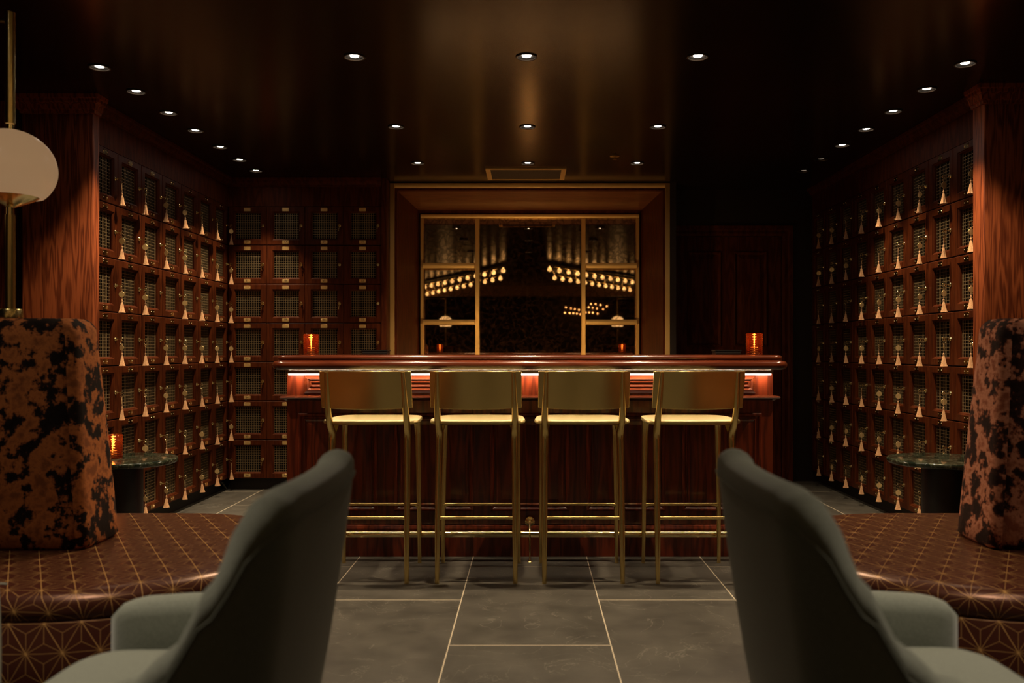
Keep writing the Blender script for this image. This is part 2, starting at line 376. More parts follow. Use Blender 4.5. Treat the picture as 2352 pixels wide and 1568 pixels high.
# ------------------------------------------------------------------ mesh helpers
class MB:
    def __init__(self):
        self.v, self.f = [], []
    def add(self, vs, fs):
        o = len(self.v)
        self.v += [tuple(p) for p in vs]
        self.f += [tuple(i + o for i in f) for f in fs]
        return self
    def box(self, x0, x1, y0, y1, z0, z1):
        vs = [(x, y, z) for z in (z0, z1) for y in (y0, y1) for x in (x0, x1)]
        return self.add(vs, [(0, 2, 3, 1), (4, 5, 7, 6), (0, 1, 5, 4), (2, 6, 7, 3), (0, 4, 6, 2), (1, 3, 7, 5)])
    def cbox(self, x0, x1, y0, y1, z0, z1, c=0.004):
        """box with chamfered edges"""
        def ring(i, z):
            return [(x0 + i, y0 + c, z), (x0 + c, y0 + i, z), (x1 - c, y0 + i, z), (x1 - i, y0 + c, z),
                    (x1 - i, y1 - c, z), (x1 - c, y1 - i, z), (x0 + c, y1 - i, z), (x0 + i, y1 - c, z)]
        return self.loft([ring(c * 0.7, z0), ring(0, z0 + c), ring(0, z1 - c), ring(c * 0.7, z1)])
    def loft(self, rings, cap=True, closed=True):
        n = len(rings[0])
        o = len(self.v)
        for r in rings:
            self.v += [tuple(p) for p in r]
        m = n if closed else n - 1
        for k in range(len(rings) - 1):
            for i in range(m):
                j = (i + 1) % n
                a = o + k * n
                self.f.append((a + i, a + j, a + n + j, a + n + i))
        if cap:
            self.f.append(tuple(o + i for i in reversed(range(n))))
            a = o + (len(rings) - 1) * n
            self.f.append(tuple(a + i for i in range(n)))
        return self
    def rects(self, rl, cap=True):
        """nested rectangles in the XZ plane: (x0, x1, z0, z1, y)"""
        rings = [[(x0, y, z0), (x1, y, z0), (x1, y, z1), (x0, y, z1)] for x0, x1, z0, z1, y in rl]
        n = len(rings)
        o = len(self.v)
        for r in rings:
            self.v += r
        for k in range(n - 1):
            for i in range(4):
                j = (i + 1) % 4
                a = o + 4 * k
                self.f.append((a + i, a + j, a + 4 + j, a + 4 + i))
        if cap:
            a = o + 4 * (n - 1)
            self.f.append((a, a + 1, a + 2, a + 3))
        return self
    def tube(self, pts, rad, n=12, cap=True):
        pts = [Vector(p) for p in pts]
        if isinstance(rad, (int, float)):
            rad = [rad] * len(pts)
        up = Vector((0.123, 0.277, 0.953)).normalized()
        t0 = (pts[1] - pts[0]).normalized()
        if abs(t0.dot(up)) > 0.9:
            up = Vector((1, 0.05, 0.02)).normalized()
        a = (up - t0 * up.dot(t0)).normalized()
        rings = []
        for i, p in enumerate(pts):
            if i == 0: t = pts[1] - pts[0]
            elif i == len(pts) - 1: t = pts[-1] - pts[-2]
            else: t = (pts[i + 1] - pts[i]).normalized() + (pts[i] - pts[i - 1]).normalized()
            t.normalize()
            a = (a - t * a.dot(t)).normalized()
            bb = t.cross(a)
            rings.append([p + (a * cos(2 * pi * k / n) + bb * sin(2 * pi * k / n)) * rad[i] for k in range(n)])
        return self.loft(rings, cap)
    def lathe(self, prof, n=24, c=(0, 0, 0), axis='Z', cap=True, mod=None):
        rings = []
        for q, (r, z) in enumerate(prof):
            ring = []
            for k in range(n):
                a = 2 * pi * k / n
                rr = r * (mod(a, q) if mod else 1)
                if axis == 'Z': p = (c[0] + rr * cos(a), c[1] + rr * sin(a), c[2] + z)
                elif axis == 'Y': p = (c[0] + rr * cos(a), c[1] + z, c[2] + rr * sin(a))
                else: p = (c[0] + z, c[1] + rr * cos(a), c[2] + rr * sin(a))
                ring.append(p)
            rings.append(ring)
        return self.loft(rings, cap)
    def torus(self, c, R, r, plane='XZ', n=20, m=8):
        rings = []
        for i in range(n):
            a = 2 * pi * i / n
            ring = []
            for k in range(m):
                bb = 2 * pi * k / m
                q = R + r * cos(bb)
                u, v_, w_ = q * cos(a), q * sin(a), r * sin(bb)
                if plane == 'XZ': p = (c[0] + u, c[1] + w_, c[2] + v_)
                elif plane == 'YZ': p = (c[0] + w_, c[1] + u, c[2] + v_)
                else: p = (c[0] + u, c[1] + v_, c[2] + w_)
                ring.append(p)
            rings.append(ring)
        rings.append(rings[0])
        return self.loft(rings, cap=False)
    def build(self, name, mat, parent=None, smooth=True, angle=35, loc=None, fix=True):
        me = bpy.data.meshes.new(name)
        me.from_pydata(self.v, [], self.f)
        me.materials.append(mat)
        me.update()
        if fix:
            import bmesh
            bm = bmesh.new(); bm.from_mesh(me)
            bmesh.ops.recalc_face_normals(bm, faces=bm.faces)
            bm.to_mesh(me); bm.free()
        if smooth:
            me.polygons.foreach_set('use_smooth', [True] * len(me.polygons))
            me.set_sharp_from_angle(angle=radians(angle))
        o = bpy.data.objects.new(name, me)
        COL.objects.link(o)
        if parent: o.parent = parent
        if loc: o.location = loc
        return o
def bevel(o, wd=0.004, seg=2):
    md = o.modifiers.new('bevel', 'BEVEL'); md.width = wd; md.segments = seg; md.limit_method = 'ANGLE'
    md.harden_normals = False
    return o
def tag(o, label, cat, group=None, kind=None):
    o['label'] = label; o['category'] = cat
    if group: o['group'] = group
    if kind: o['kind'] = kind
    return o
def thing(name, loc, label, cat, group=None, rz=0):
    o = bpy.data.objects.new(name, None)
    o.empty_display_size = 0.05
    COL.objects.link(o)
    o.location = loc; o.rotation_euler = (0, 0, rz)
    return tag(o, label, cat, group)
def struct(o, label=None):
    o['kind'] = 'structure'
    if label: o['label'] = label
    return o
def dup(src, parent=None):
    c = src.copy()
    COL.objects.link(c)
    if parent is not None: c.parent = parent
    for ch in list(src.children):
        dup(ch, c)
    return c
ORD = ['', 'first', 'second', 'third', 'fourth', 'fifth', 'sixth', 'seventh', 'eighth', 'ninth']
# ------------------------------------------------------------------ the room
XW, YB, YR, YF = 2.375, 6.884, 7.36, 4.70
MB_ = MB()
struct(MB().box(-4.6, 4.6, -7.1, 8.2, -0.08, 0.0).build('floor', M['slate'], smooth=False), 'dark slate floor tiles with pale grout lines')
# ceiling with a round opening for each downlight
outer = [Vector((-4.6, -7.1, 0)), Vector((4.6, -7.1, 0)), Vector((4.6, 8.2, 0)), Vector((-4.6, 8.2, 0))]
polys = [outer]
for lx, ly, *_ in LIGHTS:
    polys.append([Vector((lx + 0.042 * cos(2 * pi * k / 20), ly - 0.042 * sin(2 * pi * k / 20), 0)) for k in range(20)])
tris = geometry.tessellate_polygon(polys)
flat = [p for pl in polys for p in pl]
cm = MB()
cm.add([(p.x, p.y, CEIL) for p in flat], tris)
cm.add([(p.x, p.y, CEIL + 0.25) for p in outer], [(0, 1, 2, 3)])
struct(cm.build('ceiling', M['ceiling'], smooth=False, fix=False), 'dark glossy lacquered ceiling')
struct(MB().box(-4.6, -XW - 0.42, 4.75, 7.0, 0, CEIL).build('wall_left_return', M['oak'], smooth=False))
struct(MB().box(XW + 0.42, 4.6, 4.75, 7.0, 0, CEIL).build('wall_right_return', M['oak'], smooth=False))
struct(MB().box(-4.7, -4.6, -7.1, 8.2, 0, CEIL).build('wall_left', M['darkwall'], smooth=False))
struct(MB().box(4.6, 4.7, -7.1, 8.2, 0, CEIL).build('wall_right', M['darkwall'], smooth=False))
struct(MB().box(-4.6, 4.6, -7.2, -7.1, 0, CEIL).build('wall_rear', M['darkwall'], smooth=False))
struct(MB().box(-4.6, 4.6, 8.12, 8.2, 0, CEIL).build('wall_back', M['darkwall'], smooth=False))
# plain dark wall left beside and above the back doorway (right of the bar opening)
struct(MB().box(1.13, 1.2, YR, YR + 0.12, 0, CEIL).box(1.2, 2.21, YR, YR + 0.12, 2.14, CEIL).box(2.21, XW + 0.33, YR, YR + 0.12, 0, CEIL)
       .build('wall_back_right', M['dark'], smooth=False), 'dark wall around the panelled door')
# ------------------------------------------------------------------ cabinet surrounds
def crown(mb, path_pts, prof):
    """sweep a profile [(out, z)] along straight XY segments; out is to the left normal"""
    for (ax, ay), (bx_, by_), (nx, ny) in path_pts:
        r0 = [(ax + nx * o_, ay + ny * o_, z) for o_, z in prof]
        r1 = [(bx_ + nx * o_, by_ + ny * o_, z) for o_, z in prof]
        mb.loft([r0, r1], cap=True)
CROWN = [(-0.02, 2.385), (0.008, 2.385), (0.012, 2.398), (0.02, 2.404), (0.03, 2.416), (0.034, 2.430), (0.046, 2.436), (0.05, 2.4495), (-0.02, 2.4495)]
TOPL = 0.09 + 7 * 0.306
t = thing('cabinet_surround', (0, 0, 0), 'dark wooden frieze and crown moulding above the lockers on the left wall', 'cabinet surround', 'wooden locker surrounds')
MB().box(-XW - 0.33, -XW - 0.002, 4.735, YB, TOPL, 2.39).build('frieze', M['panelwood'], t)
m_ = MB(); crown(m_, [((-XW, 4.735), (-XW, YB - 0.05), (1, 0))], CROWN); m_.build('crown_moulding', M['panelwood'], t)
MB().box(-XW - 0.33, -XW - 0.05, 4.735, YB - 0.03, 0, 0.09).build('plinth', M['dark'], t)
t = thing('cabinet_surround', (0, 0, 0), 'dark wooden frieze and crown moulding above the numbered lockers at the back', 'cabinet surround', 'wooden locker surrounds')
MB().box(-XW - 0.33, -1.166, YB + 0.002, YB + 0.33, TOPL, 2.39).build('frieze', M['panelwood'], t)
m_ = MB(); crown(m_, [((-XW, YB), (-1.166, YB), (0, -1))], CROWN); m_.build('crown_moulding', M['panelwood'], t)
MB().box(-XW - 0.0, -1.166, YB + 0.05, YB + 0.33, 0, 0.09).build('plinth', M['dark'], t)
t = thing('cabinet_surround', (0, 0, 0), 'dark wooden frieze and crown moulding above the lockers on the right wall', 'cabinet surround', 'wooden locker surrounds')
MB().box(XW + 0.002, XW + 0.33, 4.60, YR - 0.002, TOPL, 2.39).build('frieze', M['panelwood'], t)
m_ = MB(); crown(m_, [((XW, 4.60), (XW, YR - 0.01), (-1, 0))], CROWN); m_.build('crown_moulding', M['panelwood'], t)
MB().box(XW + 0.05, XW + 0.33, 4.60, YR - 0.002, 0, 0.09).build('plinth', M['dark'], t)
# oak pillars that close the locker walls
def pillar(sx, xi, y0, y1, label):
    p = thing('oak_pillar', (sx * (xi + 0.19), (y0 + y1) / 2, 0), label, 'pillar', 'oak pillars at the locker walls')
    hw, hd = 0.19, (y1 - y0) / 2
    MB().cbox(-hw, hw, -hd, hd, 0, 2.39, 0.004).build('shaft', M['oak'], p)
    mm = MB()
    def ring(o_, z): return [(-hw - o_, -hd - o_, z), (hw + o_, -hd - o_, z), (hw + o_, hd, z), (-hw - o_, hd, z)]
    mm.loft([ring(o_ + 0.001, z) for o_, z in ((0, 2.355), (0.008, 2.358), (0.010, 2.372), (0.018, 2.378), (0.022, 2.400), (0.034, 2.412), (0.036, 2.426), (0.045, 2.430), (0.048, 2.4495))])
    mm.build('crown_moulding', M['oak'], p)
    mm = MB()
    mm.loft([ring(o_ + 0.001, z) for o_, z in ((0.018, 0.001), (0.018, 0.12), (0.008, 0.135), (0, 0.14))])
    mm.build('base_moulding', M['oak'], p)
    return p
pillar(-1, 2.325, 4.66, 4.73, 'reddish oak pillar with crown moulding left of the lockers')
pillar(1, 2.325, 4.48, 4.595, 'reddish oak pillar with crown moulding right of the lockers')
# ------------------------------------------------------------------ lockers
OX0, OX1, OZ0, OZ1 = -0.094, 0.100, -0.102, 0.102
proto = thing('locker', (0, 0, -5), 'x', 'locker')
MBd = MB()
hw = 0.1505
MBd.rects([(-hw, hw, -hw, hw, 0.028), (-hw, hw, -hw, hw, 0.003), (-hw + 0.003, hw - 0.003, -hw + 0.003, hw - 0.003, 0),
           (OX0 - 0.011, OX1 + 0.011, OZ0 - 0.011, OZ1 + 0.011, 0), (OX0 - 0.009, OX1 + 0.009, OZ0 - 0.009, OZ1 + 0.009, 0.004),
           (OX0 - 0.004, OX1 + 0.004, OZ0 - 0.004, OZ1 + 0.004, 0.006), (OX0, OX1, OZ0, OZ1, 0.012), (OX0, OX1, OZ0, OZ1, 0.028)], cap=False)
door_p = MBd.build('door', M['locker'], proto, smooth=False, fix=False)
# carcass: open box behind the door (5 inner faces) with walls
cm_ = MB()
b0, b1 = 0.0285, 0.29
for (x0, x1, z0, z1) in ((-0.151, -0.141, -0.1525, 0.1525), (0.141, 0.151, -0.1525, 0.1525), (-0.141, 0.141, -0.1525, -0.1425), (-0.141, 0.141, 0.1425, 0.1525)):
    cm_.box(x0, x1, b0, b1, z0, z1)
cm_.box(-0.151, 0.151, b1 - 0.01, b1, -0.1525, 0.1525)
cm_.build('cabinet_box', M['lockerbox'], proto, smooth=False)
wm = MB()
nw = 11
for i in range(nw + 1):
    x = OX0 + (OX1 - OX0) * i / nw
    wm.box(x - 0.0014, x + 0.0014, 0.0215, 0.0228, OZ0, OZ1)
    z = OZ0 + (OZ1 - OZ0) * i / nw
    wm.box(OX0, OX1, 0.0229, 0.0242, z - 0.0014, z + 0.0014)
wm.build('wire_mesh', M['wire'], door_p, smooth=False, fix=False)
def plate_mb():
    p = MB(); a, c, r = 0.026, 0.0135, 0.003
    def rg(i, y): return [(-a + r, y, -c + i), (a - r, y, -c + i), (a - i, y, -c + r), (a - i, y, c - r), (a - r, y, c - i), (-a + r, y, c - i), (-a + i, y, c - r), (-a + i, y, -c + r)]
    p.loft([rg(0, 0.0), rg(0, -0.0014), rg(0.0006, -0.002)])
    for sx in (-1, 1):
        p.lathe([(0.0034, -0.0018), (0.0031, -0.0034), (0.0020, -0.0048), (0.0008, -0.0053)], 8, (sx * 0.0195, 0, 0), 'Y')
    return p
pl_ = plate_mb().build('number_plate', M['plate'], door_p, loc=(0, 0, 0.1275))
nbase = 8 * 2 + 2
pl_.data.materials.append(M['screw'])
for f_ in pl_.data.polygons:
    if f_.index >= nbase: f_.material_index = 1
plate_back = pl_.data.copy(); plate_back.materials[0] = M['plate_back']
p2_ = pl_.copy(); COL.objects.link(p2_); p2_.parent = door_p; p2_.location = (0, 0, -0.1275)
LX = 0.122
lk = MB()
lk.lathe([(0.0125, 0.0), (0.0125, -0.002), (0.0105, -0.0045), (0.0075, -0.0045), (0.0072, -0.0100), (0.0060, -0.0110)], 18, (0, 0, 0), 'Y')
lk.build('lock', M['brass_small'], door_p, loc=(LX, 0, 0))
GROUPS = {'left': 'wooden mesh lockers on the left wall', 'back': 'numbered mesh lockers on the back wall', 'right': 'wooden mesh lockers on the right wall'}
ROWN = {1: 'bottom row', 2: 'second row up', 3: 'third row up', 4: 'middle row', 5: 'fifth row up', 6: 'sixth row up', 7: 'top row'}
def place_locker(side, col, row, x, y, rz, label, number=None):
    r = dup(proto)
    r.name = 'locker'
    r.location = (x, y, 0.09 + (row - 0.5) * 0.306); r.rotation_euler = (0, 0, rz)
    tag(r, label, 'locker', GROUPS[side])
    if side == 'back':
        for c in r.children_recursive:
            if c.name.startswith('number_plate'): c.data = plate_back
    if number is not None:
        door = [c for c in r.children if c.name.startswith('door')][0]
        lows = [c for c in door.children if c.name.startswith('number_plate') and c.location.z < 0][0]
        cu = bpy.data.curves.new('number', 'FONT'); cu.body = str(number)
        cu.size = 0.022; cu.align_x = 'CENTER'; cu.align_y = 'CENTER'; cu.extrude = 0.0003
        cu.materials.append(M['ink'])
        tmp = bpy.data.objects.new('tmp', cu); COL.objects.link(tmp)
        bpy.context.view_layer.update()
        nm = bpy.data.meshes.new_from_object(tmp.evaluated_get(bpy.context.evaluated_depsgraph_get()))
        bpy.data.objects.remove(tmp); bpy.data.curves.remove(cu)
        nm.name = 'number'
        t_ = bpy.data.objects.new('number', nm); COL.objects.link(t_)
        t_.parent = lows; t_.rotation_euler = (pi / 2, 0, 0); t_.location = (0, -0.0023, 0)
    return r
def side_col_name(side, i, n):     # i = 1 nearest the pillar
    if i == 1: return 'nearest the oak pillar'
    if i == n: return 'in the far corner'
    return ORD[i] + ' from the oak pillar'
# keys ---------------------------------------------------------------
kproto = thing('tasselled_key', (0, 0, -5), 'x', 'key')
k = MB()
k.tube([(0, -0.009, 0), (0, -0.030, 0)], 0.0024, 8)
k.torus((0, -0.0385, 0), 0.0072, 0.0020, 'YZ', 14, 6)
k.build('key', M['brass_small'], kproto)
k = MB(); k.torus((0, 0, 0), 0.0105, 0.0012, 'YZ', 16, 6)
k.build('split_ring', M['brass_small'], kproto, loc=(0, -0.036, -0.0165))
k = MB(); k.lathe([(0.0165, -0.0008), (0.0172, 0), (0.0165, 0.0008)], 24, (0, 0, 0), 'Y')
k.torus((0, 0, 0.0195), 0.0022, 0.0007, 'XZ', 10, 5)
tagp = k.build('tag', M['tag'], kproto, loc=(0, -0.036, -0.049))
k = MB(); k.tube([(0, 0, 0), (0.0008, 0, -0.02), (0, 0, -0.064)], 0.0011, 6)
k.build('cord', M['silk'], kproto, loc=(0, -0.0385, -0.0235))
k = MB(); k.lathe([(0.0008, 0.006), (0.0040, 0.0045), (0.0055, 0.0), (0.0042, -0.0045), (0.0030, -0.006), (0.0046, -0.0075), (0.0046, -0.0100), (0.003, -0.0115)], 12)
k.build('bead', M['silk'], kproto, loc=(0, -0.0385, -0.086))
k = MB()
k.lathe([(0.0035, 0.0), (0.0060, -0.006), (0.0075, -0.014), (0.0095, -0.028), (0.0130, -0.046), (0.0175, -0.060), (0.0150, -0.0600), (0.004, -0.056)], 28,
        mod=lambda a, q: 1 + (0.09 * (1 if int(a / (2 * pi / 28) + 0.5) % 2 else -1) if q > 0 else 0))
k.build('tassel', M['silk'], kproto, loc=(0, -0.0385, -0.096))
# small hanging key used instead of the disc on some
k = MB(); k.torus((0, 0, 0.010), 0.0062, 0.0018, 'XZ', 12, 6)
k.tube([(0, 0, 0.004), (0, 0, -0.022)], 0.0018, 6); k.box(0, 0.006, -0.001, 0.001, -0.021, -0.016)
hk_me = k.build('spare_key', M['brass_small'], kproto, loc=(0.004, -0.036, -0.046))
def place_key(x, y, z, rz, label, group, face):
    r = kproto.copy(); COL.objects.link(r); r.name = 'tasselled_key'
    r.location = (x, y, z); r.rotation_euler = (0, 0, rz)
    tag(r, label, 'key', group)
    use_tag = random.random() < 0.72
    dz = random.uniform(-0.004, 0.006)
    for ch in kproto.children:
        if ch.name.startswith('tag') and not use_tag: continue
        if ch.name.startswith('spare') and use_tag: continue
        c = ch.copy(); COL.objects.link(c); c.parent = r
        if ch.name.startswith('tag') or ch.name.startswith('spare'):
            c.rotation_euler = (0, 0, random.choice([face, face, face + 0.25, face - 0.4, face + 0.9, face - 1.2]))
        elif ch.name.startswith('tassel'):
            s = random.uniform(0.9, 1.12); c.scale = (s, s, random.uniform(0.95, 1.05))
            c.rotation_euler = (random.uniform(-0.04, 0.04), random.uniform(-0.05, 0.05), random.uniform(0, 3))
    return r
def key_label(side, row, i, n):
    a = 'brass key with cream tassel, ' if side == 'left' else 'tasselled brass key, '
    c = {1: 'column nearest the pillar', n: 'farthest column'}.get(i, ORD[i] + ' column from pillar')
    return f'{a}{side} wall, {ROWN[row]}, {c}'
P = 0.306
# left wall: seven columns, lock on the far side
for j in range(7):              # j = 0 nearest pillar
    yc = YB - (7 - j - 0.5) * P - 0.002
    for row in range(1, 8):
        place_locker('left', j, row, -XW, yc, pi / 2, f'mesh-front wooden locker on left wall, {ROWN[row]}, {side_col_name("left", j + 1, 7)}')
        if (j, row) == (2, 5): continue          # this lock is empty in the photograph
        if (j == 0 and row < 3) or (j == 1 and row == 1 and False): continue
        place_key(-XW, yc + LX, 0.09 + (row - 0.5) * P, pi / 2, key_label('left', row, j + 1, 7), 'tasselled keys on the left wall', -pi / 2)
# right wall: nine columns, lock on the near side
for j in range(9):
    yc = 4.607 + (j + 0.5) * P - 0.002
    for row in range(1, 8):
        place_locker('right', j, row, XW, yc, -pi / 2, f'mesh-front wooden locker on right wall, {ROWN[row]}, {side_col_name("right", j + 1, 9)}')
        if j == 0 and row < 4: continue
        place_key(XW, yc - LX, 0.09 + (row - 0.5) * P, -pi / 2, key_label('right', row, j + 1, 9), 'tasselled keys on the right wall', pi / 2)
# back wall: four columns, numbered plates
bk = thing('small_key', (0, 0, -5), 'x', 'key')
k = MB(); k.tube([(0, -0.010, 0), (0, -0.016, 0)], 0.0022, 8); k.torus((0, -0.0185, 0), 0.0078, 0.0020, 'XZ', 14, 6); k.torus((0.003, -0.019, 0.009), 0.005, 0.0015, 'XZ', 12, 6)
k.build('key', M['brass_small'], bk)
k = MB(); k.torus((0, 0, 0.0), 0.0062, 0.0015, 'XZ', 12, 6); k.tube([(0, 0, -0.006), (0, 0, -0.030)], 0.0018, 6); k.box(-0.004, 0, -0.001, 0.001, -0.029, -0.022)
k.build('spare_key', M['brass_small'], bk, loc=(-0.003, -0.0185, -0.017))
PB = 0.3025
for j in range(4):
    xc = -XW + (j + 0.5) * PB
    for row in range(1, 8):
        if j >= 2 and row < 3: continue
        num = 50 + 7 * j + (7 - row)
        place_locker('back', j, row, xc, YB, 0, f'numbered mesh-front locker {num}, back wall, {ROWN[row]}, {ORD[j + 1]} column from left corner', num)
        if (j, row) in ((3, 6), (3, 5), (2, 6)) or (j == 0 and row == 7): continue
        r = dup(bk); r.name = 'small_key'; r.location = (xc + LX, YB, 0.09 + (row - 0.5) * P)
        tag(r, f'small brass key hanging in lock of locker {num} on the back wall', 'key', 'keys in the back wall lockers')
for o in (proto, kproto, bk):
    for c in list(o.children_recursive): bpy.data.objects.remove(c)
    bpy.data.objects.remove(o)
# ------------------------------------------------------------------ bar opening (portal) with mirror
PY0, PY1 = 7.03, 8.0
t = thing('bar_surround', (0, 0, 0), 'wood-lined recess with brass edge framing the mirror behind the bar', 'surround')
fr = MB()
ox, oz, th = 1.126, 2.443, 0.038
for q, (x0, x1, z0, z1) in enumerate(((-ox, -ox + th, 0, oz), (ox - th, ox, 0, oz), (-ox + th, ox - th, oz - th, oz))):
    MB().cbox(x0, x1, PY0, PY0 + 0.05, z0, z1, 0.002).build('brass_edge', M['brass_frame'], t)
ix, iz = 1.070, 2.388       # front of the lining
bx_, bz_ = 1.012, 2.374     # back of the lining
MB().box(-ox + th, -ix, PY0 + 0.012, PY0 + 0.06, 0, oz - th).box(ix, ox - th, PY0 + 0.012, PY0 + 0.06, 0, oz - th).box(-ix, ix, PY0 + 0.012, PY0 + 0.06, iz, oz - th).build('inner_trim', M['panelwood'], t, smooth=False)
def slabpoly(name, pts, mat, par, ext):
    m = MB(); e = Vector(ext)
    m.loft([[Vector(p) for p in pts], [Vector(p) + e for p in pts]])
    return m.build(name, mat, par, smooth=False)
slabpoly('side_lining', [(-ix, PY0 + 0.06, 0), (-bx_, PY1, 0), (-bx_, PY1, bz_), (-ix, PY0 + 0.06, iz)], M['panelwood'], t, (-0.05, 0, 0))
slabpoly('side_lining', [(ix, PY0 + 0.06, 0), (bx_, PY1, 0), (bx_, PY1, bz_), (ix, PY0 + 0.06, iz)], M['panelwood'], t, (0.05, 0, 0))
slabpoly('soffit', [(-ix, PY0 + 0.06, iz), (ix, PY0 + 0.06, iz), (bx_, PY1, bz_), (-bx_, PY1, bz_)], M['soffit'], t, (0, 0, 0.05))
struct(MB().box(-1.165, -ox - 0.001, YB - 0.012, PY0 + 0.06, 0, CEIL).build('trim_1', M['panelwood'], smooth=False), 'narrow wooden upright beside the bar recess')
struct(MB().box(ox + 0.001, ox + 0.05, PY0 + 0.004, YR, 0, CEIL).build('trim_2', M['dark'], smooth=False))
# mirror and brass shelving frame
mt = thing('back_bar_mirror', (0, PY1, 0), 'foxed antique mirror filling the recess behind the bar', 'mirror')
MB().box(-1.0, 1.0, 0.0, 0.02, 0.85, bz_ - 0.002).build('mirror_glass', M['mirror'], mt, smooth=False)
MB().box(-1.008, -1.0, -0.02, 0.02, 0.0, bz_ - 0.002).box(1.0, 1.008, -0.02, 0.02, 0, bz_ - 0.002).box(-1.0, 1.0, -0.02, 0.02, 2.338, bz_ - 0.002).build('wood_border', M['panelwood'], mt, smooth=False)
sf = thing('brass_shelf_frame', (0, PY1, 0), 'brass gridded shelf frame mounted in front of the antique mirror', 'shelf frame')
D0 = -0.045
XO = 0.995
zt = 2.336
for x0, x1 in ((-XO, -XO + 0.026), (XO - 0.026, XO), (-0.497, -0.460), (0.470, 0.507)):
    MB().cbox(x0, x1, D0, -0.001, 0.852, zt - 0.03, 0.002).build('upright', M['brass_frame'], sf)
MB().cbox(-XO, XO, D0, -0.001, zt - 0.03, zt, 0.002).build('top_rail', M['brass_frame'], sf)
for zc in (1.865, 1.356):
    for x0, x1 in ((-XO + 0.026, -0.497), (0.507, XO - 0.026)):
        MB().cbox(x0, x1, -0.115, -0.001, zc - 0.022, zc + 0.022, 0.002).build('shelf', M['brass_frame'], sf)
bc = thing('back_counter', (0, 0, 0), 'dark back counter below the antique mirror', 'counter')
MB().cbox(-1.0, 1.0, 7.55, 7.98, 0.80, 0.85, 0.006).build('worktop', M['mahogany'], bc)
MB().cbox(-1.0, 1.0, 7.60, 7.98, 0.0, 0.80, 0.004).build('cabinet_base', M['mahogany_v'], bc)
cl = thing('added_streak_lamp', (-0.015, 6.0, 0.0), 'added unseen lamp low behind the bar, throwing a warm streak on the ceiling', 'lamp')  # lamp added out of view to make the warm ceiling streak
MB().lathe([(0.11, 0.001), (0.11, 0.015), (0.02, 0.022), (0.012, 0.03), (0.012, 0.90)], 24).build('stand', M['brass'], cl)
MB().lathe([(0.012, -0.062), (0.030, -0.055), (0.075, 0.050), (0.071, 0.050), (0.026, -0.045), (0.006, -0.048)], 28, (0, 0, 0.975), 'Y').build('lamp_shade', M['black'], cl)
MB().lathe([(0.004, -0.040), (0.030, -0.022), (0.038, 0.0), (0.030, 0.022), (0.004, 0.034)], 20, (0, 0, 0.975), 'Y').build('bulb', M['streak_lamp'], cl)
ul = thing('added_light_strip', (0, 7.80, 0.8505), 'added unseen warm strip on the back counter, lighting the recess from below', 'light strip')  # strip added out of sight to brighten soffit and recess
MB().box(-0.95, 0.95, -0.03, 0.03, 0.0, 0.012).build('light_housing', M['channel'], ul, smooth=False)
MB().box(-0.94, 0.94, -0.022, 0.022, 0.0122, 0.016).build('diffuser', M['recess_fill'], ul, smooth=False)
# ------------------------------------------------------------------ door at the back right
d = MB().cbox(1.22, 2.115, YR - 0.0, YR + 0.045, 0.01, 2.055, 0.003)
def recessed_panel(mb, x0, x1, z0, z1, y, proud=0.010, field=0.006, w1=0.012, w2=0.035):
    mb.rects([(x0, x1, z0, z1, y + 0.001), (x0, x1, z0, z1, y - proud * 0.6), (x0 + w1 * 0.5, x1 - w1 * 0.5, z0 + w1 * 0.5, z1 - w1 * 0.5, y - proud),
              (x0 + w1, x1 - w1, z0 + w1, z1 - w1, y - proud * 0.6), (x0 + w1 * 1.5, x1 - w1 * 1.5, z0 + w1 * 1.5, z1 - w1 * 1.5, y - 0.0005),
              (x0 + w1 * 1.6, x1 - w1 * 1.6, z0 + w1 * 1.6, z1 - w1 * 1.6, y - 0.0005),
              (x0 + w1 * 1.6 + w2, x1 - w1 * 1.6 - w2, z0 + w1 * 1.6 + w2, z1 - w1 * 1.6 - w2, y - field),
              (x0 + w1 * 1.6 + w2 + 0.004, x1 - w1 * 1.6 - w2 - 0.004, z0 + w1 * 1.6 + w2 + 0.004, z1 - w1 * 1.6 - w2 - 0.004, y - field - 0.0005)])
    return mb
for x0, x1 in ((1.325, 1.61), (1.715, 1.995)):
    recessed_panel(d, x0, x1, 1.13, 1.93, YR, 0.016, 0.012, 0.018)
    recessed_panel(d, x0, x1, 0.25, 0.95, YR, 0.016, 0.012, 0.018)
struct(d.build('door_1', M['panelwood'], smooth=False, fix=False), 'dark panelled wooden door')
cs = MB()
CP = [(0, 0.012), (0, -0.012), (0.02, -0.022), (0.045, -0.018), (0.06, -0.030), (0.085, -0.034), (0.085, 0.012)]
def casing_v(x, s, z1): cs.loft([[(x + s * u, YR + y, 0) for u, y in CP], [(x + s * u, YR + y, z1 + u) for u, y in CP]])
casing_v(2.118, 1, 2.058)
cs.loft([[(1.19, YR + y, 2.058 + u) for u, y in CP], [(2.118 + u, YR + y, 2.058 + u) for u, y in CP]])
casing_v(1.218, -0.4, 2.058)
struct(cs.build('trim_3', M['panelwood'], smooth=False), 'moulded door casing')
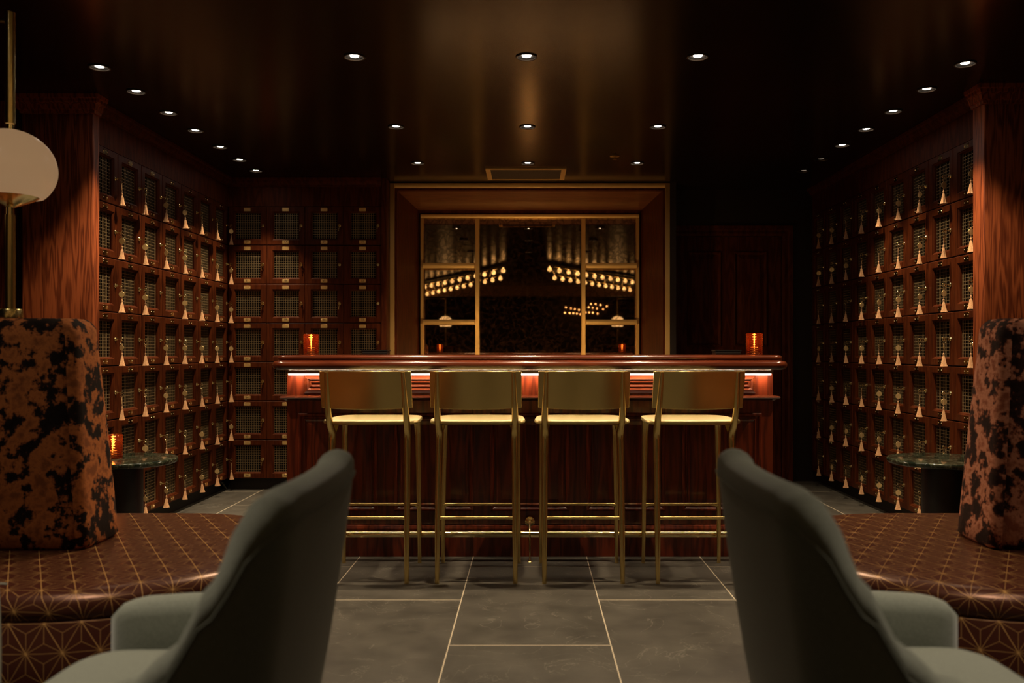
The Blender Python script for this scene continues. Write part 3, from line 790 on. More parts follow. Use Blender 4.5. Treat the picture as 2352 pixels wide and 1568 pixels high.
# ------------------------------------------------------------------ bar counter
BX, BY0, BY1 = 1.297, 4.67, 5.15
bar = thing('bar_counter', (0, BY0, 0), 'long polished mahogany bar counter with panelled front and lit frieze', 'bar counter')
SX, SY0, SY1 = 1.320, 4.42, 5.20
def rrect(x0, x1, y0, y1, r, z, n=6):
    pts = []
    for cx, cy, a0 in ((x1 - r, y0 + r, -90), (x1 - r, y1 - r, 0), (x0 + r, y1 - r, 90), (x0 + r, y0 + r, 180)):
        for i in range(n + 1):
            a = radians(a0 + 90 * i / n)
            pts.append((cx + r * cos(a), cy + r * sin(a), z))
    return pts
SL = [(0.030, 0.9965), (0.020, 0.9975), (0.009, 1.001), (0.002, 1.011), (0.0, 1.022), (0.003, 1.033), (0.011, 1.040), (0.026, 1.0425), (0.029, 1.046), (0.026, 1.052), (0.025, 1.058), (0.028, 1.066), (0.035, 1.0705), (0.050, 1.072)]
sl = MB().loft([[(x, y - BY0, z) for x, y, z in rrect(-SX + i, SX - i, SY0 + i, SY1 - i, 0.075 - i, zz)] for i, zz in SL])
sl.build('bar_top', M['mahogany'], bar, angle=60)
MB().box(-BX, BX, 0.0, BY1 - BY0, 0.0, 0.996).build('body', M['mahogany_v'], bar, smooth=False)
# ledge moulding
lp = [(-0.001, 0.828), (0.006, 0.829), (0.012, 0.834), (0.026, 0.838), (0.032, 0.845), (0.028, 0.852), (0.012, 0.856), (-0.001, 0.857)]
lg = MB().loft([[(x, y, z) for x, y, z in [(-BX - u, -u, zz), (BX + u, -u, zz), (BX + u, 0.3 + u, zz), (-BX - u, 0.3 + u, zz)]] for u, zz in lp])
lg.build('ledge_moulding', M['mahogany'], bar, angle=30)
for x0, x1 in ((-1.205, -0.045), (0.045, 1.205)):
    pm = MB()
    z0, z1, y = 0.866, 0.9645, 0.0
    def rr(i, yy): return (x0 + i, x1 - i, z0 + i, z1 - i, yy)
    pm.rects([rr(0, 0.001), rr(0.001, -0.002), rr(0.019, -0.016), rr(0.022, -0.016), rr(0.029, -0.005), rr(0.032, -0.005), rr(0.037, -0.011), rr(0.039, -0.011), rr(0.043, -0.004), rr(0.044, -0.004)])
    pm.build('frieze_panel', M['mahogany'], bar, smooth=False, fix=False)
for c in (-1.024, -0.512, 0.0, 0.512, 1.024):
    pm = MB()
    x0, x1, z0, z1 = c - 0.212, c + 0.212, 0.240, 0.762
    def rr(i, yy): return (x0 + i, x1 - i, z0 + i, z1 - i, yy)
    pm.rects([rr(0, 0.001), rr(0, -0.007), rr(0.006, -0.013), rr(0.014, -0.012), rr(0.022, -0.002), rr(0.030, -0.001), rr(0.031, -0.006), rr(0.036, -0.007), rr(0.044, -0.001), rr(0.060, -0.004), rr(0.062, -0.0045)])
    pm.build('front_panel', M['mahogany_v'], bar, smooth=False, fix=False)
bp_ = [(-0.001, 0.001), (0.020, 0.001), (0.020, 0.150), (0.014, 0.163), (0.006, 0.168), (-0.001, 0.170)]
MB().loft([[(-BX - u, -u, zz), (BX + u, -u, zz), (BX + u, 0.3 + u, zz), (-BX - u, 0.3 + u, zz)] for u, zz in bp_]).build('kick_plinth', M['mahogany_v'], bar, angle=20)
MB().box(-1.285, 1.285, -0.052, -0.022, 0.9735, 0.9955).build('light_channel', M['channel'], bar, smooth=False)
MB().box(-1.275, 1.275, -0.048, -0.030, 0.9655, 0.9733).build('light_strip', M['led'], bar, smooth=False)
# foot rail
fr_ = thing('foot_rail', (0, 4.575, 0), 'round brass foot rail along the foot of the bar', 'foot rail')
MB().tube([(-1.27, 0, 0.135), (1.27, 0, 0.135)], 0.0175, 20).build('rail', M['brass_small'], fr_, angle=50)
for x in (-1.207, 0.0, 1.207):
    b_ = MB()
    b_.tube([(x, -0.052, 0.004), (x, -0.050, 0.02), (x, -0.022, 0.075), (x, -0.004, 0.115)], [0.0085, 0.0035, 0.0038, 0.006], 10)
    b_.lathe([(0.011, 0.0), (0.011, 0.003), (0.006, 0.008)], 14, (x, -0.052, 0.0005))
    b_.tube([(x, 0.0, 0.150), (x, 0.025, 0.172), (x, 0.062, 0.186)], [0.009, 0.006, 0.008], 10)
    b_.lathe([(0.026, 0.072), (0.026, 0.068), (0.018, 0.063), (0.009, 0.058)], 18, (x, 0.0, 0.188), 'Y')
    b_.torus((x, 0, 0.135), 0.0185, 0.004, 'YZ', 18, 8)
    b_.build('bracket', M['brass_small'], fr_)
# ------------------------------------------------------------------ bar stools
def make_stool(label):
    s = thing('bar_stool', (0, 0, 0), label, 'bar stool', 'brass bar stools at the bar')
    # local: x across, -y is the back (towards camera), +y towards the bar; origin on the floor between the legs
    for sx in (-1, 1):
        pts = [(sx * 0.184, -0.195, 0.001), (sx * 0.183, -0.180, 0.20), (sx * 0.182, -0.160, 0.42), (sx * 0.180, -0.138, 0.60), (sx * 0.179, -0.130, 0.67),
               (sx * 0.179, -0.134, 0.705), (sx * 0.181, -0.158, 0.735), (sx * 0.182, -0.183, 0.765), (sx * 0.182, -0.202, 0.80), (sx * 0.181, -0.218, 0.84),
               (sx * 0.179, -0.236, 0.90), (sx * 0.177, -0.253, 0.96), (sx * 0.1755, -0.265, 0.997)]
        rad = [0.0105, 0.0135, 0.0155, 0.0165, 0.0170, 0.0175, 0.0165, 0.0155, 0.0150, 0.0145, 0.0125, 0.0115, 0.0100]
        MB().tube(pts, rad, 16).build('back_leg', M['brass'], s, angle=60)
        pts = [(sx * 0.195, 0.205, 0.001), (sx * 0.193, 0.200, 0.25), (sx * 0.190, 0.196, 0.50), (sx * 0.187, 0.193, 0.66), (sx * 0.185, 0.190, 0.715), (sx * 0.184, 0.186, 0.738)]
        MB().tube(pts, [0.0095, 0.0120, 0.0145, 0.0165, 0.0200, 0.026], 16).build('front_leg', M['brass'], s, angle=60)
        # bracket that carries the seat from the bend of the back leg
        MB().tube([(sx * 0.179, -0.138, 0.690), (sx * 0.174, -0.108, 0.700), (sx * 0.168, -0.085, 0.738)], [0.012, 0.010, 0.014], 12).build('seat_bracket', M['brass'], s, angle=60)
    # rungs, flared into the legs
    MB().tube([(-0.187, -0.171, 0.300), (-0.170, -0.171, 0.304), (-0.150, -0.171, 0.305), (0.150, -0.171, 0.305), (0.170, -0.171, 0.304), (0.187, -0.171, 0.300)], [0.014, 0.0095, 0.0078, 0.0078, 0.0095, 0.014], 12).build('rung', M['brass'], s, angle=60)
    MB().tube([(-0.191, 0.198, 0.300), (-0.174, 0.198, 0.304), (-0.154, 0.198, 0.305), (0.154, 0.198, 0.305), (0.174, 0.198, 0.304), (0.191, 0.198, 0.300)], [0.014, 0.0095, 0.0078, 0.0078, 0.0095, 0.014], 12).build('rung', M['brass'], s, angle=60)
    # seat: cushion-shaped plate
    def sring(i, z, dish=0):
        pts = []
        for k in range(56):
            a = 2 * pi * k / 56
            e = 0.42
            cx, cy = cos(a), sin(a)
            x = (0.226 - i) * math.copysign(abs(cx) ** e, cx)
            y = (0.205 - i) * math.copysign(abs(cy) ** e, cy)
            wy = 1.0 - 0.05 * (y / 0.2)          # a little wider to the back
            bow = -0.014 * (1 - (x / 0.226) ** 2) if y < 0 else 0.006 * (1 - (x / 0.226) ** 2)
            pts.append((x * wy, y + bow + 0.028, z - dish))
        return pts
    MB().loft([sring(0.030, 0.742), sring(0.010, 0.743), sring(0.001, 0.748), sring(0.0, 0.756), sring(0.003, 0.762), sring(0.02, 0.764), sring(0.06, 0.761), sring(0.11, 0.757), sring(0.16, 0.756)]).build('seat', M['brass_seat'], s, angle=50)
    # backrest plate: bowed towards the camera, leaning with the legs
    bk_ = MB()
    n, mz = 24, 8
    outer_, inner_ = [], []
    for q in range(mz + 1):
        z = 0.826 + (0.999 - 0.826) * q / mz
        yb = -0.200 - 0.055 * (q / mz)
        ro, ri = [], []
        for i in range(n + 1):
            u = -1 + 2 * i / n
            x = u * 0.213
            bow = -0.032 * (1 - u * u)
            drop = -0.006 * (1 - u * u) * (1 - q / mz)
            ro.append((x, yb + bow - 0.004, z + drop)); ri.append((x, yb + bow + 0.004, z + drop))
        outer_.append(ro + ri[::-1])
    bk_.loft(outer_)
    b2 = bk_.build('backrest', M['brass'], s, angle=40)
    bevel(b2, 0.002, 2)
    return s
stool0 = make_stool('brass bar stool, leftmost of four, partly behind the left armchair')
SP = [(-0.763, 4.305, 0.00), (-0.252, 4.305, 0.0), (0.252, 4.305, 0.0), (0.782, 4.305, radians(0.8))]
SLAB = ['brass bar stool, leftmost of four, partly behind the left armchair', 'brass bar stool, second from left, left of the middle rail bracket',
        'brass bar stool, third from left, right of the middle rail bracket', 'brass bar stool, rightmost of four, in front of the right candle']
for i, (x, y, rz) in enumerate(SP):
    s = stool0 if i == 0 else dup(stool0)
    s.location = (x, y, 0); s.rotation_euler = (0, 0, rz); s['label'] = SLAB[i]
# ------------------------------------------------------------------ candles and trays
def candle(x, y, z, label, r=0.0475, h=0.115):
    c = thing('candle_holder', (x, y, z), label, 'candle holder', 'ribbed amber glass candle holders')
    prof = []
    nz = 44
    g = MB()
    rings = []
    nseg = 48
    for q in range(nz + 1):
        z_ = h * q / nz
        ring = []
        for k_ in range(nseg):
            a = 2 * pi * k_ / nseg
            rr = r - 0.0045 + 0.0042 * abs(sin(pi * 11 * q / nz)) * (0.45 + 0.55 * abs(cos(6 * a)))
            ring.append((rr * cos(a), rr * sin(a), z_ + 0.001))
        rings.append(ring)
    for rr, z_ in ((r - 0.0052, h + 0.002), (r - 0.0075, h), (r - 0.0085, h * 0.5), (r - 0.0085, 0.014), (r - 0.016, 0.010)):
        rings.append([(rr * cos(2 * pi * k_ / nseg), rr * sin(2 * pi * k_ / nseg), z_) for k_ in range(nseg)])
    rr_ = rings
    g.loft(rings).build('glass', M['amber'], c, angle=60)
    MB().lathe([(0.019, 0.011), (0.0205, 0.013), (0.0205, 0.026), (0.018, 0.028)], 20).build('wax_candle', M['wax'], c)
    MB().lathe([(0.0008, 0.029), (0.0020, 0.050), (0.0045, 0.056), (0.0068, 0.065), (0.0048, 0.077), (0.001, 0.090)], 12).build('flame', M['flame'], c)
    ld = bpy.data.lights.new('flame_light', 'POINT'); ld.energy = 0.14; ld.color = (1, 0.5, 0.18); ld.shadow_soft_size = 0.012
    lo = bpy.data.objects.new('flame_light', ld); COL.objects.link(lo); lo.parent = c; lo.location = (0, 0, 0.098)
candle(-1.165, 4.66, 1.0722, 'amber ribbed glass candle holder on the left end of the bar top', 0.042, 0.108)
candle(1.195, 4.66, 1.0722, 'amber ribbed glass candle holder on the right end of the bar top', 0.046, 0.112)
def tray(x, label):
    t_ = thing('bar_tray', (x, 4.72, 1.0722), label, 'tray', 'low black trays on the bar')
    MB().cbox(-0.068, 0.068, -0.05, 0.05, 0.001, 0.020, 0.003).build('tray_body', M['black'], t_)
    mm = MB()
    for x0, x1, y0, y1 in ((-0.07, 0.07, -0.052, -0.046), (-0.07, 0.07, 0.046, 0.052), (-0.07, -0.064, -0.046, 0.046), (0.064, 0.07, -0.046, 0.046)):
        mm.box(x0, x1, y0, y1, 0.020, 0.027)
    mm.build('rim', M['black'], t_, smooth=False)
tray(-0.83, 'low black tray on the bar beside the left candle')
tray(1.06, 'low black tray on the bar beside the right candle')
# ------------------------------------------------------------------ marble side tables
def table(x, y, label, candle_at=None):
    t_ = thing('marble_side_table', (x, y, 0), label, 'table', 'round green marble side tables')
    MB().lathe([(0.252, 0.527), (0.260, 0.531), (0.262, 0.538), (0.262, 0.548), (0.258, 0.552), (0.250, 0.553)], 72).build('table_top', M['marble'], t_, angle=50)
    MB().lathe([(0.098, 0.022), (0.098, 0.5265)], 48).build('pedestal', M['black'], t_)
    MB().lathe([(0.17, 0.001), (0.17, 0.014), (0.160, 0.021)], 48).build('base_plate', M['black'], t_)
table(-2.05, 4.40, 'round green marble side table at the left, holding a candle')
table(2.075, 4.40, 'round green marble side table at the right beside the velvet seat')
candle(-2.105, 4.42, 0.5532, 'amber ribbed glass candle holder on the left marble table')
# ------------------------------------------------------------------ banquettes
def stadium(xend, xfar, yc, hd, n=28, e=2.0):
    """outline going round: front edge to the rounded end at xend (towards +x) then the rear edge"""
    pts = []
    k0 = 16
    for i in range(k0):
        pts.append((xfar + (xend - hd - xfar) * i / k0, yc - hd))
    for i in range(n + 1):
        a = -pi / 2 + pi * i / n
        pts.append((xend - hd + hd * cos(a), yc + hd * sin(a)))
    for i in range(1, k0 + 1):
        pts.append((xend - hd + (xfar - xend + hd) * i / k0, yc + hd))
    return pts
def offset(pts, d_):
    out = []
    n = len(pts)
    for i in range(n):
        p, q, r = Vector((*pts[i - 1], 0)), Vector((*pts[i], 0)), Vector((*pts[(i + 1) % n], 0))
        a, b = (q - p), (r - q)
        if a.length < 1e-6: a = b
        if b.length < 1e-6: b = a
        na = Vector((a.y, -a.x, 0)).normalized(); nb = Vector((b.y, -b.x, 0)).normalized()
        m = (na + nb)
        m = m.normalized() if m.length > 1e-6 else na
        k = 1 / max(0.5, m.dot(na))
        out.append((q.x - m.x * d_ * k, q.y - m.y * d_ * k))
    return out
def banquette(sx, cx, yc, label, vmat, seat_label):
    """sx=-1: left side as photographed (rounded end towards the room centre); coordinates are built for the left and mirrored"""
    b_ = thing('banquette', (sx * -1 * 0 + cx, yc, 0), label, 'banquette', 'round-ended velvet banquettes')
    # left-hand local coordinates: rounded end tip at x=+0.62, extends to x=-2.3
    out = stadium(0.62, -2.3, 0, 0.62)
    prof = [(0.012, 0.02), (0.004, 0.06), (0.0, 0.20), (0.002, 0.345), (0.010, 0.352), (0.004, 0.360), (-0.004, 0.375), (-0.002, 0.395), (0.010, 0.415), (0.030, 0.427), (0.06, 0.431), (0.20, 0.436)]
    rings = [[(x, y, z) for x, y in offset(out, i)] for i, z in prof]
    n = len(out)
    me = bpy.data.meshes.new('seat')
    verts = [p for r in rings for p in r]
    faces = []; uvs = []
    arc = [0]
    for i in range(n):
        a, b = out[i], out[(i + 1) % n]
        arc.append(arc[-1] + math.hypot(b[0] - a[0], b[1] - a[1]))
    pl = [0]
    for q in range(1, len(prof)):
        pl.append(pl[-1] + math.hypot(prof[q][0] - prof[q - 1][0], prof[q][1] - prof[q - 1][1]))
    for q in range(len(prof) - 1):
        side = q < 4
        for i in range(n):
            j = (i + 1) % n
            f = (q * n + i, q * n + j, (q + 1) * n + j, (q + 1) * n + i)
            faces.append(f)
            if side:
                uvs.append([(arc[i], pl[q]), (arc[i + 1], pl[q]), (arc[i + 1], pl[q + 1]), (arc[i], pl[q + 1])])
            else:
                # roll: unroll outwards from the flat top
                base = pl[8]
                def uvp(ii, qq):
                    v = rings[qq][ii % n]
                    ext = max(0.0, base - pl[qq])
                    o_ = offset_n[ii % n]
                    return (v[0] + o_[0] * ext, v[1] + o_[1] * ext)
                if q == 4:
                    on = offset(out, -1.0)
                    offset_n = [(on[k][0] - out[k][0], on[k][1] - out[k][1]) for k in range(n)]
                    offset_n = [(a_ / max(1e-6, math.hypot(a_, b2_)), b2_ / max(1e-6, math.hypot(a_, b2_))) for a_, b2_ in offset_n]
                uvs.append([uvp(i, q), uvp(j, q), uvp(j, q + 1), uvp(i, q + 1)])
    last = (len(prof) - 1) * n
    faces.append(tuple(last + i for i in range(n)))
    uvs.append([(verts[last + i][0], verts[last + i][1]) for i in range(n)])
    if sx > 0:
        verts = [(-x, y, z) for x, y, z in verts]
        faces = [tuple(reversed(f)) for f in faces]
        uvs = [[(-a_, b2_) for a_, b2_ in reversed(u)] for u in uvs]
    me.from_pydata(verts, [], faces)
    uvl = me.uv_layers.new(name='UVMap')
    k = 0
    for u in uvs:
        for a_ in u:
            uvl.data[k].uv = a_; k += 1
    me.materials.append(M['star'])
    me.polygons.foreach_set('use_smooth', [True] * len(me.polygons))
    me.set_sharp_from_angle(angle=radians(60))
    so = bpy.data.objects.new('seat', me); COL.objects.link(so); so.parent = b_
    so['label'] = seat_label
    # back: upholstered spine with channels
    def bprof(z):
        u = (z - 0.437) / 0.765
        hd = 0.175 - 0.045 * u
        ex = -0.058 - 0.062 * u
        return hd, ex
    rings = []
    zs = [0.437, 0.45, 0.52, 0.60, 0.70, 0.80, 0.90, 1.0, 1.08, 1.14, 1.17, 1.190, 1.200, 1.202]
    for z in zs:
        hd, ex = bprof(z)
        shrink = 0.0
        if z > 1.165: shrink = 0.03 * ((z - 1.165) / 0.037) ** 2
        if z < 0.45: shrink = 0.012
        hd -= shrink; ex -= shrink
        cr = 0.036
        cr2 = min(0.15, hd * 1.1)
        pts = []
        x_far = -2.2
        xs = sorted(set([x_far + (ex - cr - x_far) * i / 90 for i in range(91)]))
        bulge = 0.006 * sin(pi * (z - 0.437) / 0.765)
        def gr(x, rel):
            d1 = 0.030 * math.exp(-((x - (rel - 0.036)) / 0.009) ** 2)
            d2 = 0.012 * math.exp(-((x - (rel - 0.78)) / 0.012) ** 2) + 0.012 * math.exp(-((x - (rel - 1.46)) / 0.012) ** 2)
            return d1 + d2 + 0.010 * math.exp(-((x - (rel - 0.042)) / 0.040) ** 2)
        for x in xs: pts.append((x, -hd - bulge + gr(x, ex)))
        for i in range(1, 13):
            a = -pi / 2 + (pi / 2) * i / 12
            pts.append((ex - cr + cr * cos(a), -hd - bulge + cr + cr * sin(a)))
        for i in range(0, 13):
            a = (pi / 2) * i / 12
            pts.append((ex - cr2 + cr2 * cos(a), hd + bulge - cr2 + cr2 * sin(a)))
        for x in reversed(xs[:-1]): pts.append((min(x, ex - cr2 - 0.001 - 0.00001 * (xs[-1] - x)), hd + bulge - gr(x - cr2, ex) * 0))
        rings.append([(-x if sx > 0 else x, y + 0.045, z) for x, y in pts])
    bm_ = MB().loft(rings)
    bo = bm_.build('velvet_backrest', vmat, b_, angle=60)
    return b_
banquette(-1, -1.40, 3.0, 'left banquette with patterned seat and rust and black crushed velvet back', M['velvet'], 'star-stitched wine brocade seat')
banquette(1, 1.458, 3.0, 'right banquette with patterned seat and rose and rust crushed velvet back', M['velvet_pink'], 'star-stitched wine brocade seat')
# ------------------------------------------------------------------ globe lamps on their brass stands
def lamp_stand(x, y, sx, label, second=0.62, glass='globe'):
    l_ = thing('globe_lamp_stand', (x, y, 1.203), label, 'lamp', 'brass globe lamp stands')
    def one(dx):
        MB().lathe([(0.037, 0.0), (0.040, 0.003), (0.040, 0.030), (0.038, 0.033), (0.020, 0.0335)], 28, (dx, 0, 0)).build('base', M['brass'], l_)
        MB().tube([(dx, 0, 0.033), (dx, 0, 0.36)], 0.0165, 18).build('lower_pole', M['brass'], l_)
        MB().lathe([(0.012, 0.355), (0.012, 0.385), (0.030, 0.392), (0.075, 0.412), (0.092, 0.424), (0.090, 0.427), (0.02, 0.405)], 36, (dx, 0, 0)).build('cup', M['brass_small'], l_)
        R_ = 0.148; zc = 0.517
        pr = []
        for i in range(25):
            a = -pi / 2 + pi * i / 24
            z_ = zc + R_ * sin(a) * (0.93 if a > 0 else 0.90)
            if z_ < 0.4145: continue
            pr.append((max(0.004, R_ * cos(a)), z_))
        MB().lathe(pr, 48, (dx, 0, 0)).build('globe', M[glass], l_, angle=80)
        MB().lathe([(0.013, 0.655), (0.013, 0.672), (0.0165, 0.676)], 18, (dx, 0, 0)).build('collar', M['brass_small'], l_)
        MB().tube([(dx, 0, 0.675), (dx, 0, 1.06)], 0.0165, 18).build('upper_pole', M['brass'], l_)
    one(0); one(sx * second)
    MB().tube([(0, 0, 1.034), (sx * second, 0, 1.034)], 0.008, 14).build('top_arm', M['brass'], l_)
lamp_stand(-1.800, 3.03, -1, 'brass pole lamp with cream globe standing on the left banquette back')
lamp_stand(1.95, 3.03, 1, 'brass pole lamp standing on the right banquette back, beyond the photo edge')
# seating group behind the camera, seen only in the mirror
banquette(-1, -1.42, -3.0, 'velvet banquette behind the camera on the left, seen in the mirror', M['velvet'], 'star-stitched wine brocade seat')
banquette(1, 1.46, -3.0, 'velvet banquette behind the camera on the right, seen in the mirror', M['velvet_pink'], 'star-stitched wine brocade seat')
lamp_stand(-1.83, -2.97, -1, 'globe lamp stand reflected at the left of the mirror', glass='globe_lit')
lamp_stand(1.90, -2.97, 1, 'globe lamp stand reflected at the right of the mirror', glass='globe_lit')
# ------------------------------------------------------------------ armchairs
def armchair(X, Y, sx, label):
    """facing -x (sx=-1); origin under the outer back; built for the left chair and mirrored for the right"""
    a_ = thing('armchair', (X, Y, 0), label, 'armchair', 'sage wool armchairs')
    B, LA, R_ = 0.312, 0.44, 0.105
    path = []
    for i in range(14): path.append((-LA + (LA - R_) * i / 14, -B))
    for i in range(12):
        t_ = -pi / 2 + (pi / 2) * i / 12
        path.append((-R_ + R_ * cos(t_), -B + R_ + R_ * sin(t_)))
    for i in range(13): path.append((0.0, -(B - R_) + 2 * (B - R_) * i / 12))
    for i in range(1, 13):
        t_ = (pi / 2) * i / 12
        path.append((-R_ + R_ * cos(t_), B - R_ + R_ * sin(t_)))
    for i in range(1, 15): path.append((-R_ - (LA - R_) * i / 14, B))
    def interp(x, tab):
        for (x0, y0), (x1, y1) in zip(tab, tab[1:]):
            if x0 >= x >= x1:
                u = (x0 - x) / (x0 - x1)
                u = u * u * (3 - 2 * u)
                return y0 + (y1 - y0) * u
        return tab[-1][1]
    HT = [(0.02, 0.870), (-0.006, 0.868), (-0.030, 0.845), (-0.068, 0.745), (-0.110, 0.655), (-0.155, 0.604), (-0.22, 0.580), (-0.5, 0.566)]
    n = len(path)
    rings = []
    for i, (x, y) in enumerate(path):
        p, q = path[max(0, i - 1)], path[min(n - 1, i + 1)]
        tx, ty = q[0] - p[0], q[1] - p[1]
        l = math.hypot(tx, ty); nx, ny = ty / l, -tx / l          # outward
        h = interp(x, HT)
        if y > B - R_ - 0.03 and x > -0.09: h += 0.020 * min(1, (y - (B - R_ - 0.03)) / 0.05)
        if abs(y) < B - R_ - 0.001: h = 0.870 + 0.006 * (abs(y) / (B - R_)) ** 2
        wgt = max(0.0, min(1.0, (x + 0.20) / 0.17))
        T = 0.075
        prof_ = []
        for z in (0.16, 0.22, 0.30, 0.38, 0.48, 0.58, 0.68, 0.78, 0.84):
            zz = 0.16 + (min(z, 0.84) - 0.16) * (h - 0.035 - 0.16) / (0.84 - 0.16)
            prof_.append((0.0, zz))
        for k_ in range(1, 8):
            aa = pi * k_ / 8
            prof_.append((-(T / 2) * (1 - cos(aa)), h - 0.035 + 0.036 * sin(aa)))
        for u_ in (0, 0.3, 0.6, 1.0):
            prof_.append((-T, (h - 0.035) + (0.36 - h + 0.035) * u_))
        endf = 1.0
        ring = []
        # rounded arm ends
        e_ = min(i, n - 1 - i)
        shr = {0: 0.030, 1: 0.010, 2: 0.003}.get(e_, 0)
        for o_, z in prof_:
            lean = 0.168 * (max(0, z - 0.378)) * wgt
            oo = min(-shr, max(o_, -T + shr))
            zz = z - (shr * 1.2 if z > h - 0.05 else 0)
            bul = 0.010 * sin(pi * min(1, max(0, (z - 0.16) / (h - 0.16)))) if o_ > -0.02 else 0
            ring.append((x + nx * (oo + bul) + lean, y + ny * (oo + bul), zz))
        rings.append(ring)
    m_ = MB().loft(rings)
    def flip(mb):
        if sx > 0: mb.v = [(-x, y, z) for x, y, z in mb.v]
        return mb
    sh = flip(m_).build('backrest_and_arms', M['felt'], a_, angle=70)
    # piping seam
    pts = [(x + (0.168 * 0.49 * max(0, min(1, (x + 0.20) / 0.17))), y) for x, y in path]
    sm = MB()
    seam = []
    for i, (x, y) in enumerate(path):
        p, q = path[max(0, i - 1)], path[min(n - 1, i + 1)]
        tx, ty = q[0] - p[0], q[1] - p[1]
        l = math.hypot(tx, ty); nx, ny = ty / l, -tx / l
        h = interp(x, HT)
        if y > B - R_ - 0.03 and x > -0.09: h += 0.020 * min(1, (y - (B - R_ - 0.03)) / 0.05)
        if abs(y) < B - R_ - 0.001: h = 0.870 + 0.006 * (abs(y) / (B - R_)) ** 2
        wgt = max(0.0, min(1.0, (x + 0.20) / 0.17))
        z = h - 0.045
        seam.append((x + nx * 0.004 + 0.168 * (z - 0.378) * wgt, y + ny * 0.004, z))
    flip(sm.tube(seam, 0.0022, 6)).build('piping', M['felt'], a_)
    # seat cushion, crowned
    cu_ = MB()
    def cring(i, z):
        pts = []
        for k_ in range(48):
            aa = 2 * pi * k_ / 48
            c_, s_ = cos(aa), sin(aa)
            e_ = 0.38
            pts.append((-0.272 + (0.200 - i) * math.copysign(abs(c_) ** e_, c_), (0.2265 - i) * math.copysign(abs(s_) ** e_, s_), z))
        return pts
    flip(cu_.loft([cring(0.02, 0.345), cring(0.004, 0.355), cring(0.0, 0.38), cring(0.0, 0.44), cring(0.006, 0.465), cring(0.022, 0.482), cring(0.05, 0.494), cring(0.10, 0.503), cring(0.16, 0.506)])).build('seat_cushion', M['felt'], a_, angle=70)
    flip(MB().cbox(-0.46, -0.03, -0.2265, 0.2265, 0.20, 0.344, 0.02)).build('seat_base', M['felt'], a_)
    for lx, ly in ((-0.40, -0.24), (-0.40, 0.24), (-0.06, -0.24), (-0.06, 0.24)):
        flip(MB().tube([(lx, ly, 0.001), (lx, ly, 0.20)], [0.009, 0.014], 12)).build('leg', M['brass'], a_)
    return a_
armchair(-0.441, 1.575, -1, 'sage wool tub armchair in the left foreground, its back to the camera')
armchair(0.468, 1.590, 1, 'sage wool tub armchair in the right foreground, its back to the camera')
armchair(-1.715, 1.82, 1, 'third sage armchair, only an arm showing at the left photo edge')
# ------------------------------------------------------------------ ceiling fittings
def downlight(x, y, power, beam, lens, zone, label, tilt=(0, 0)):
    d_ = thing('recessed_downlight', (x, y, CEIL), label, 'downlight', 'recessed ceiling downlights')
    MB().lathe([(0.0425, -0.0005), (0.0495, -0.0010), (0.0500, -0.0045), (0.0470, -0.0060), (0.0420, -0.0040), (0.0412, 0.0)], 32, cap=False).build('trim_ring', M['trimring'], d_, angle=60)
    MB().lathe([(0.0415, -0.001), (0.034, 0.012), (0.027, 0.040)], 28, cap=False).build('reflector', M['reflector'], d_, fix=True)
    MB().lathe([(0.0265, 0.0385), (0.0265, 0.046)], 24, cap=True).build('housing', M['black'], d_)
    MB().lathe([(0.0195, 0.0025), (0.0205, 0.004), (0.0205, 0.038)], 24).build('lens', M['lens'] if lens > 1 else M['lens_dim'], d_)
    ld = bpy.data.lights.new('lamp', 'SPOT'); ld.energy = power; ld.color = WARM if zone != 'near' else (1.0, 0.83, 0.62)
    ld.spot_size = radians(beam); ld.spot_blend = 0.75; ld.shadow_soft_size = 0.018
    lo = bpy.data.objects.new('lamp', ld); COL.objects.link(lo); lo.parent = d_; lo.location = (0, 0, -0.008)
    lo.rotation_euler = (radians(tilt[0]), radians(tilt[1]), 0)
    return d_
pos3 = ['left', 'middle', 'right']
rown = ['front row over the stools', 'middle row over the bar', 'back row before the bar recess']
cnt = {'bar': 0, 'left': 0, 'right': 0, 'near': 0}
for lx, ly, pw, beam, lens, zone in LIGHTS:
    i = cnt[zone]; cnt[zone] += 1
    if zone == 'bar':
        lab = f'recessed downlight, {pos3[i % 3]} one of the {rown[i // 3]}'
    elif zone == 'near':
        lab = f'recessed downlight over the {["left banquette", "right banquette", "left armchair", "right armchair"][i]}, above the photo frame'
    else:
        lab = f'recessed downlight, {ORD[i + 1]} from the camera in the row along the {zone} lockers'
    downlight(lx, ly, pw, beam, lens, zone, lab)
vt = thing('ceiling_hatch', (-0.03, 6.70, CEIL), 'dark square ceiling hatch with metal frame in front of the bar recess', 'hatch')
hm = MB()
for x0, x1, y0, y1 in ((-0.30, -0.265, -0.21, 0.20), (0.265, 0.30, -0.21, 0.20), (-0.265, 0.265, -0.21, -0.19), (-0.265, 0.265, 0.185, 0.20)):
    hm.box(x0, x1, y0, y1, -0.010, -0.001)
hm.build('frame', M['brass_frame'], vt, smooth=False)
MB().box(-0.264, 0.264, -0.189, 0.184, -0.004, -0.001).build('panel', M['dark'], vt, smooth=False)
sp_ = thing('sprinkler_head', (0.59, 6.09, CEIL), 'small sprinkler head on the ceiling between two downlights', 'sprinkler')
MB().lathe([(0.034, -0.001), (0.034, -0.004), (0.012, -0.007)], 20).build('escutcheon', M['brass'], sp_)
MB().lathe([(0.006, -0.0065), (0.006, -0.020), (0.016, -0.022), (0.016, -0.024)], 14).build('nozzle', M['brass'], sp_)
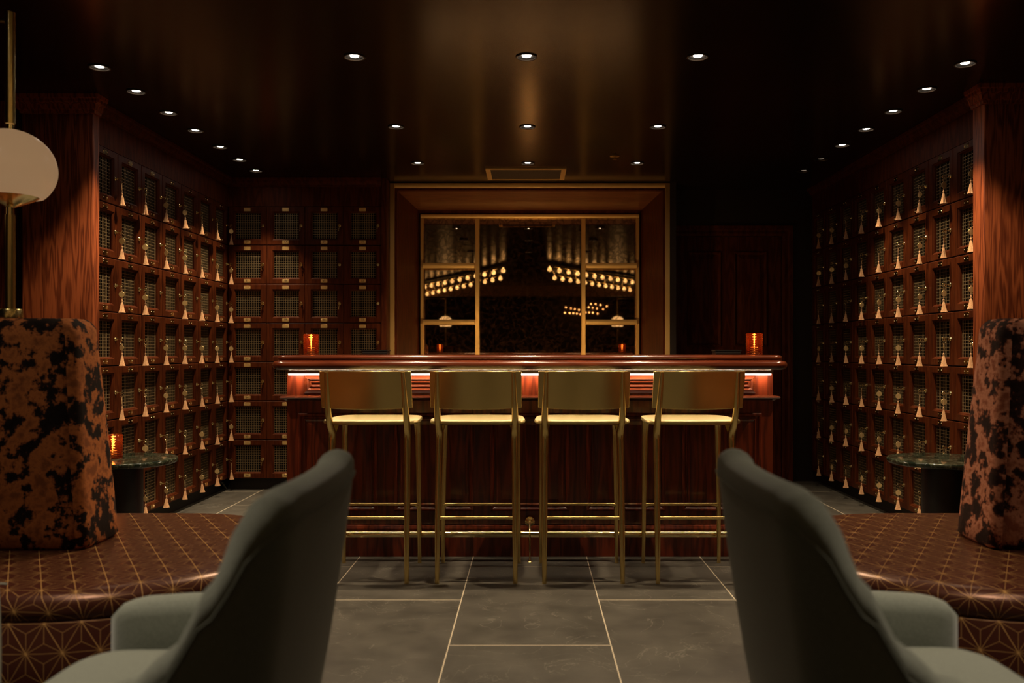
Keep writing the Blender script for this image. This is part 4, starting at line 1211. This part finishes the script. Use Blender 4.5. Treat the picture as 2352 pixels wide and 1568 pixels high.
# rows of round bulbs on open frames (above and behind the camera, seen in the mirror)
def bulb_frame(label, railA, railB, nA, nB):
    """rails given as ((x, y, z), (x, y, z)); bulbs hang under them, an added matt black tray above hides their glow from the ceiling"""
    b_ = thing('bulb_light_frame', (0, 0, 0), label, 'bulb light', 'open frames of round bulbs')
    up = Vector((0, 0, 0.05))
    A = [Vector(p) for p in railA]; B_ = [Vector(p) for p in railB]
    for p, q in (A, B_):
        MB().tube([p + up, q + up], 0.012, 8).build('rail', M['brass'], b_)
    for i in range(9):
        u = i / 8
        MB().tube([A[0].lerp(A[1], u) + up * 1.25, B_[0].lerp(B_[1], u) + up * 1.25], 0.007, 6).build('rung', M['brass'], b_)
    cs_ = [A[0], A[1], B_[1], B_[0]]
    mid = sum(cs_, Vector()) / 4
    ring = [Vector(((p.x - mid.x) * 1.25 + mid.x, (p.y - mid.y) * 1.12 + mid.y, 0)) for p in cs_]
    MB().loft([[(p.x, p.y, CEIL - 0.030) for p in ring], [(p.x, p.y, CEIL - 0.002) for p in ring]]).build('tray', M['dark'], b_, smooth=False)  # added to block the bulbs' reflection in the glossy ceiling
    for (p, q), nb in ((A, nA), (B_, nB)):
        for i in range(nb):
            c = p.lerp(q, i / (nb - 1))
            MB().lathe([(0.006, 0.048), (0.016, 0.034), (0.030, 0.012), (0.034, -0.006), (0.026, -0.026), (0.006, -0.036)], 12, tuple(c)).build('bulb', M['bulb'], b_)
    return b_
ZB = 2.335
bulb_frame('open frame of glowing round bulbs reflected at the right of the mirror', ((0.30, 2.75, ZB), (1.84, 0.30, ZB)), ((0.42, 1.20, ZB), (2.02, -1.65, ZB)), 11, 12)
bulb_frame('open frame of glowing round bulbs reflected at the left of the mirror', ((-0.41, 2.55, ZB), (-2.02, -0.85, ZB)), ((-0.50, 1.15, 2.331), (-2.10, -1.9, 2.266)), 11, 12)
fb = thing('wall_bulb_string', (0, -6.0, 0), 'distant string of small bulbs seen in the right of the mirror', 'bulb light')
FBP = [(1452, 1057), (1492, 1065), (1523, 1071), (1556, 1077), (1444, 1101), (1482, 1103), (1511, 1104), (1540, 1107), (1566, 1112), (1634, 1057), (1665, 1062), (1699, 1067), (1748, 1072), (1777, 1048), (1727, 1038), (1688, 1031), (1651, 1031), (1609, 1098), (1637, 1097), (1666, 1100), (1704, 1107)]
fp = [((880 + a / 3.459 - 1217) * 22 / F, H + (807 - 400 - b / 3.459) * 22 / F) for a, b in FBP]
for x, z in fp:
    MB().lathe([(0.003, 0.020), (0.018, 0.006), (0.018, -0.006), (0.003, -0.020)], 10, (x, 0, z)).build('bulb', M['bulb_far'], fb)
cb = MB()
for k0, k1 in ((0, 4), (4, 9), (9, 13), (13, 17), (17, 21)):
    cb.tube([(x, 0.0, z + 0.02) for x, z in fp[k0:k1]], 0.004, 6)
for x, z in (fp[0], fp[4], fp[13], fp[16]): cb.tube([(x, 0, z + 0.02), (x, 0, CEIL - 0.001)], 0.003, 6)
cb.build('cable', M['black'], fb)
struct(MB().box(-4.6, 4.6, -2.3, -2.06, 2.235, CEIL).build('trim_4', M['beam'], smooth=False), 'lowered beam across the ceiling behind the camera')
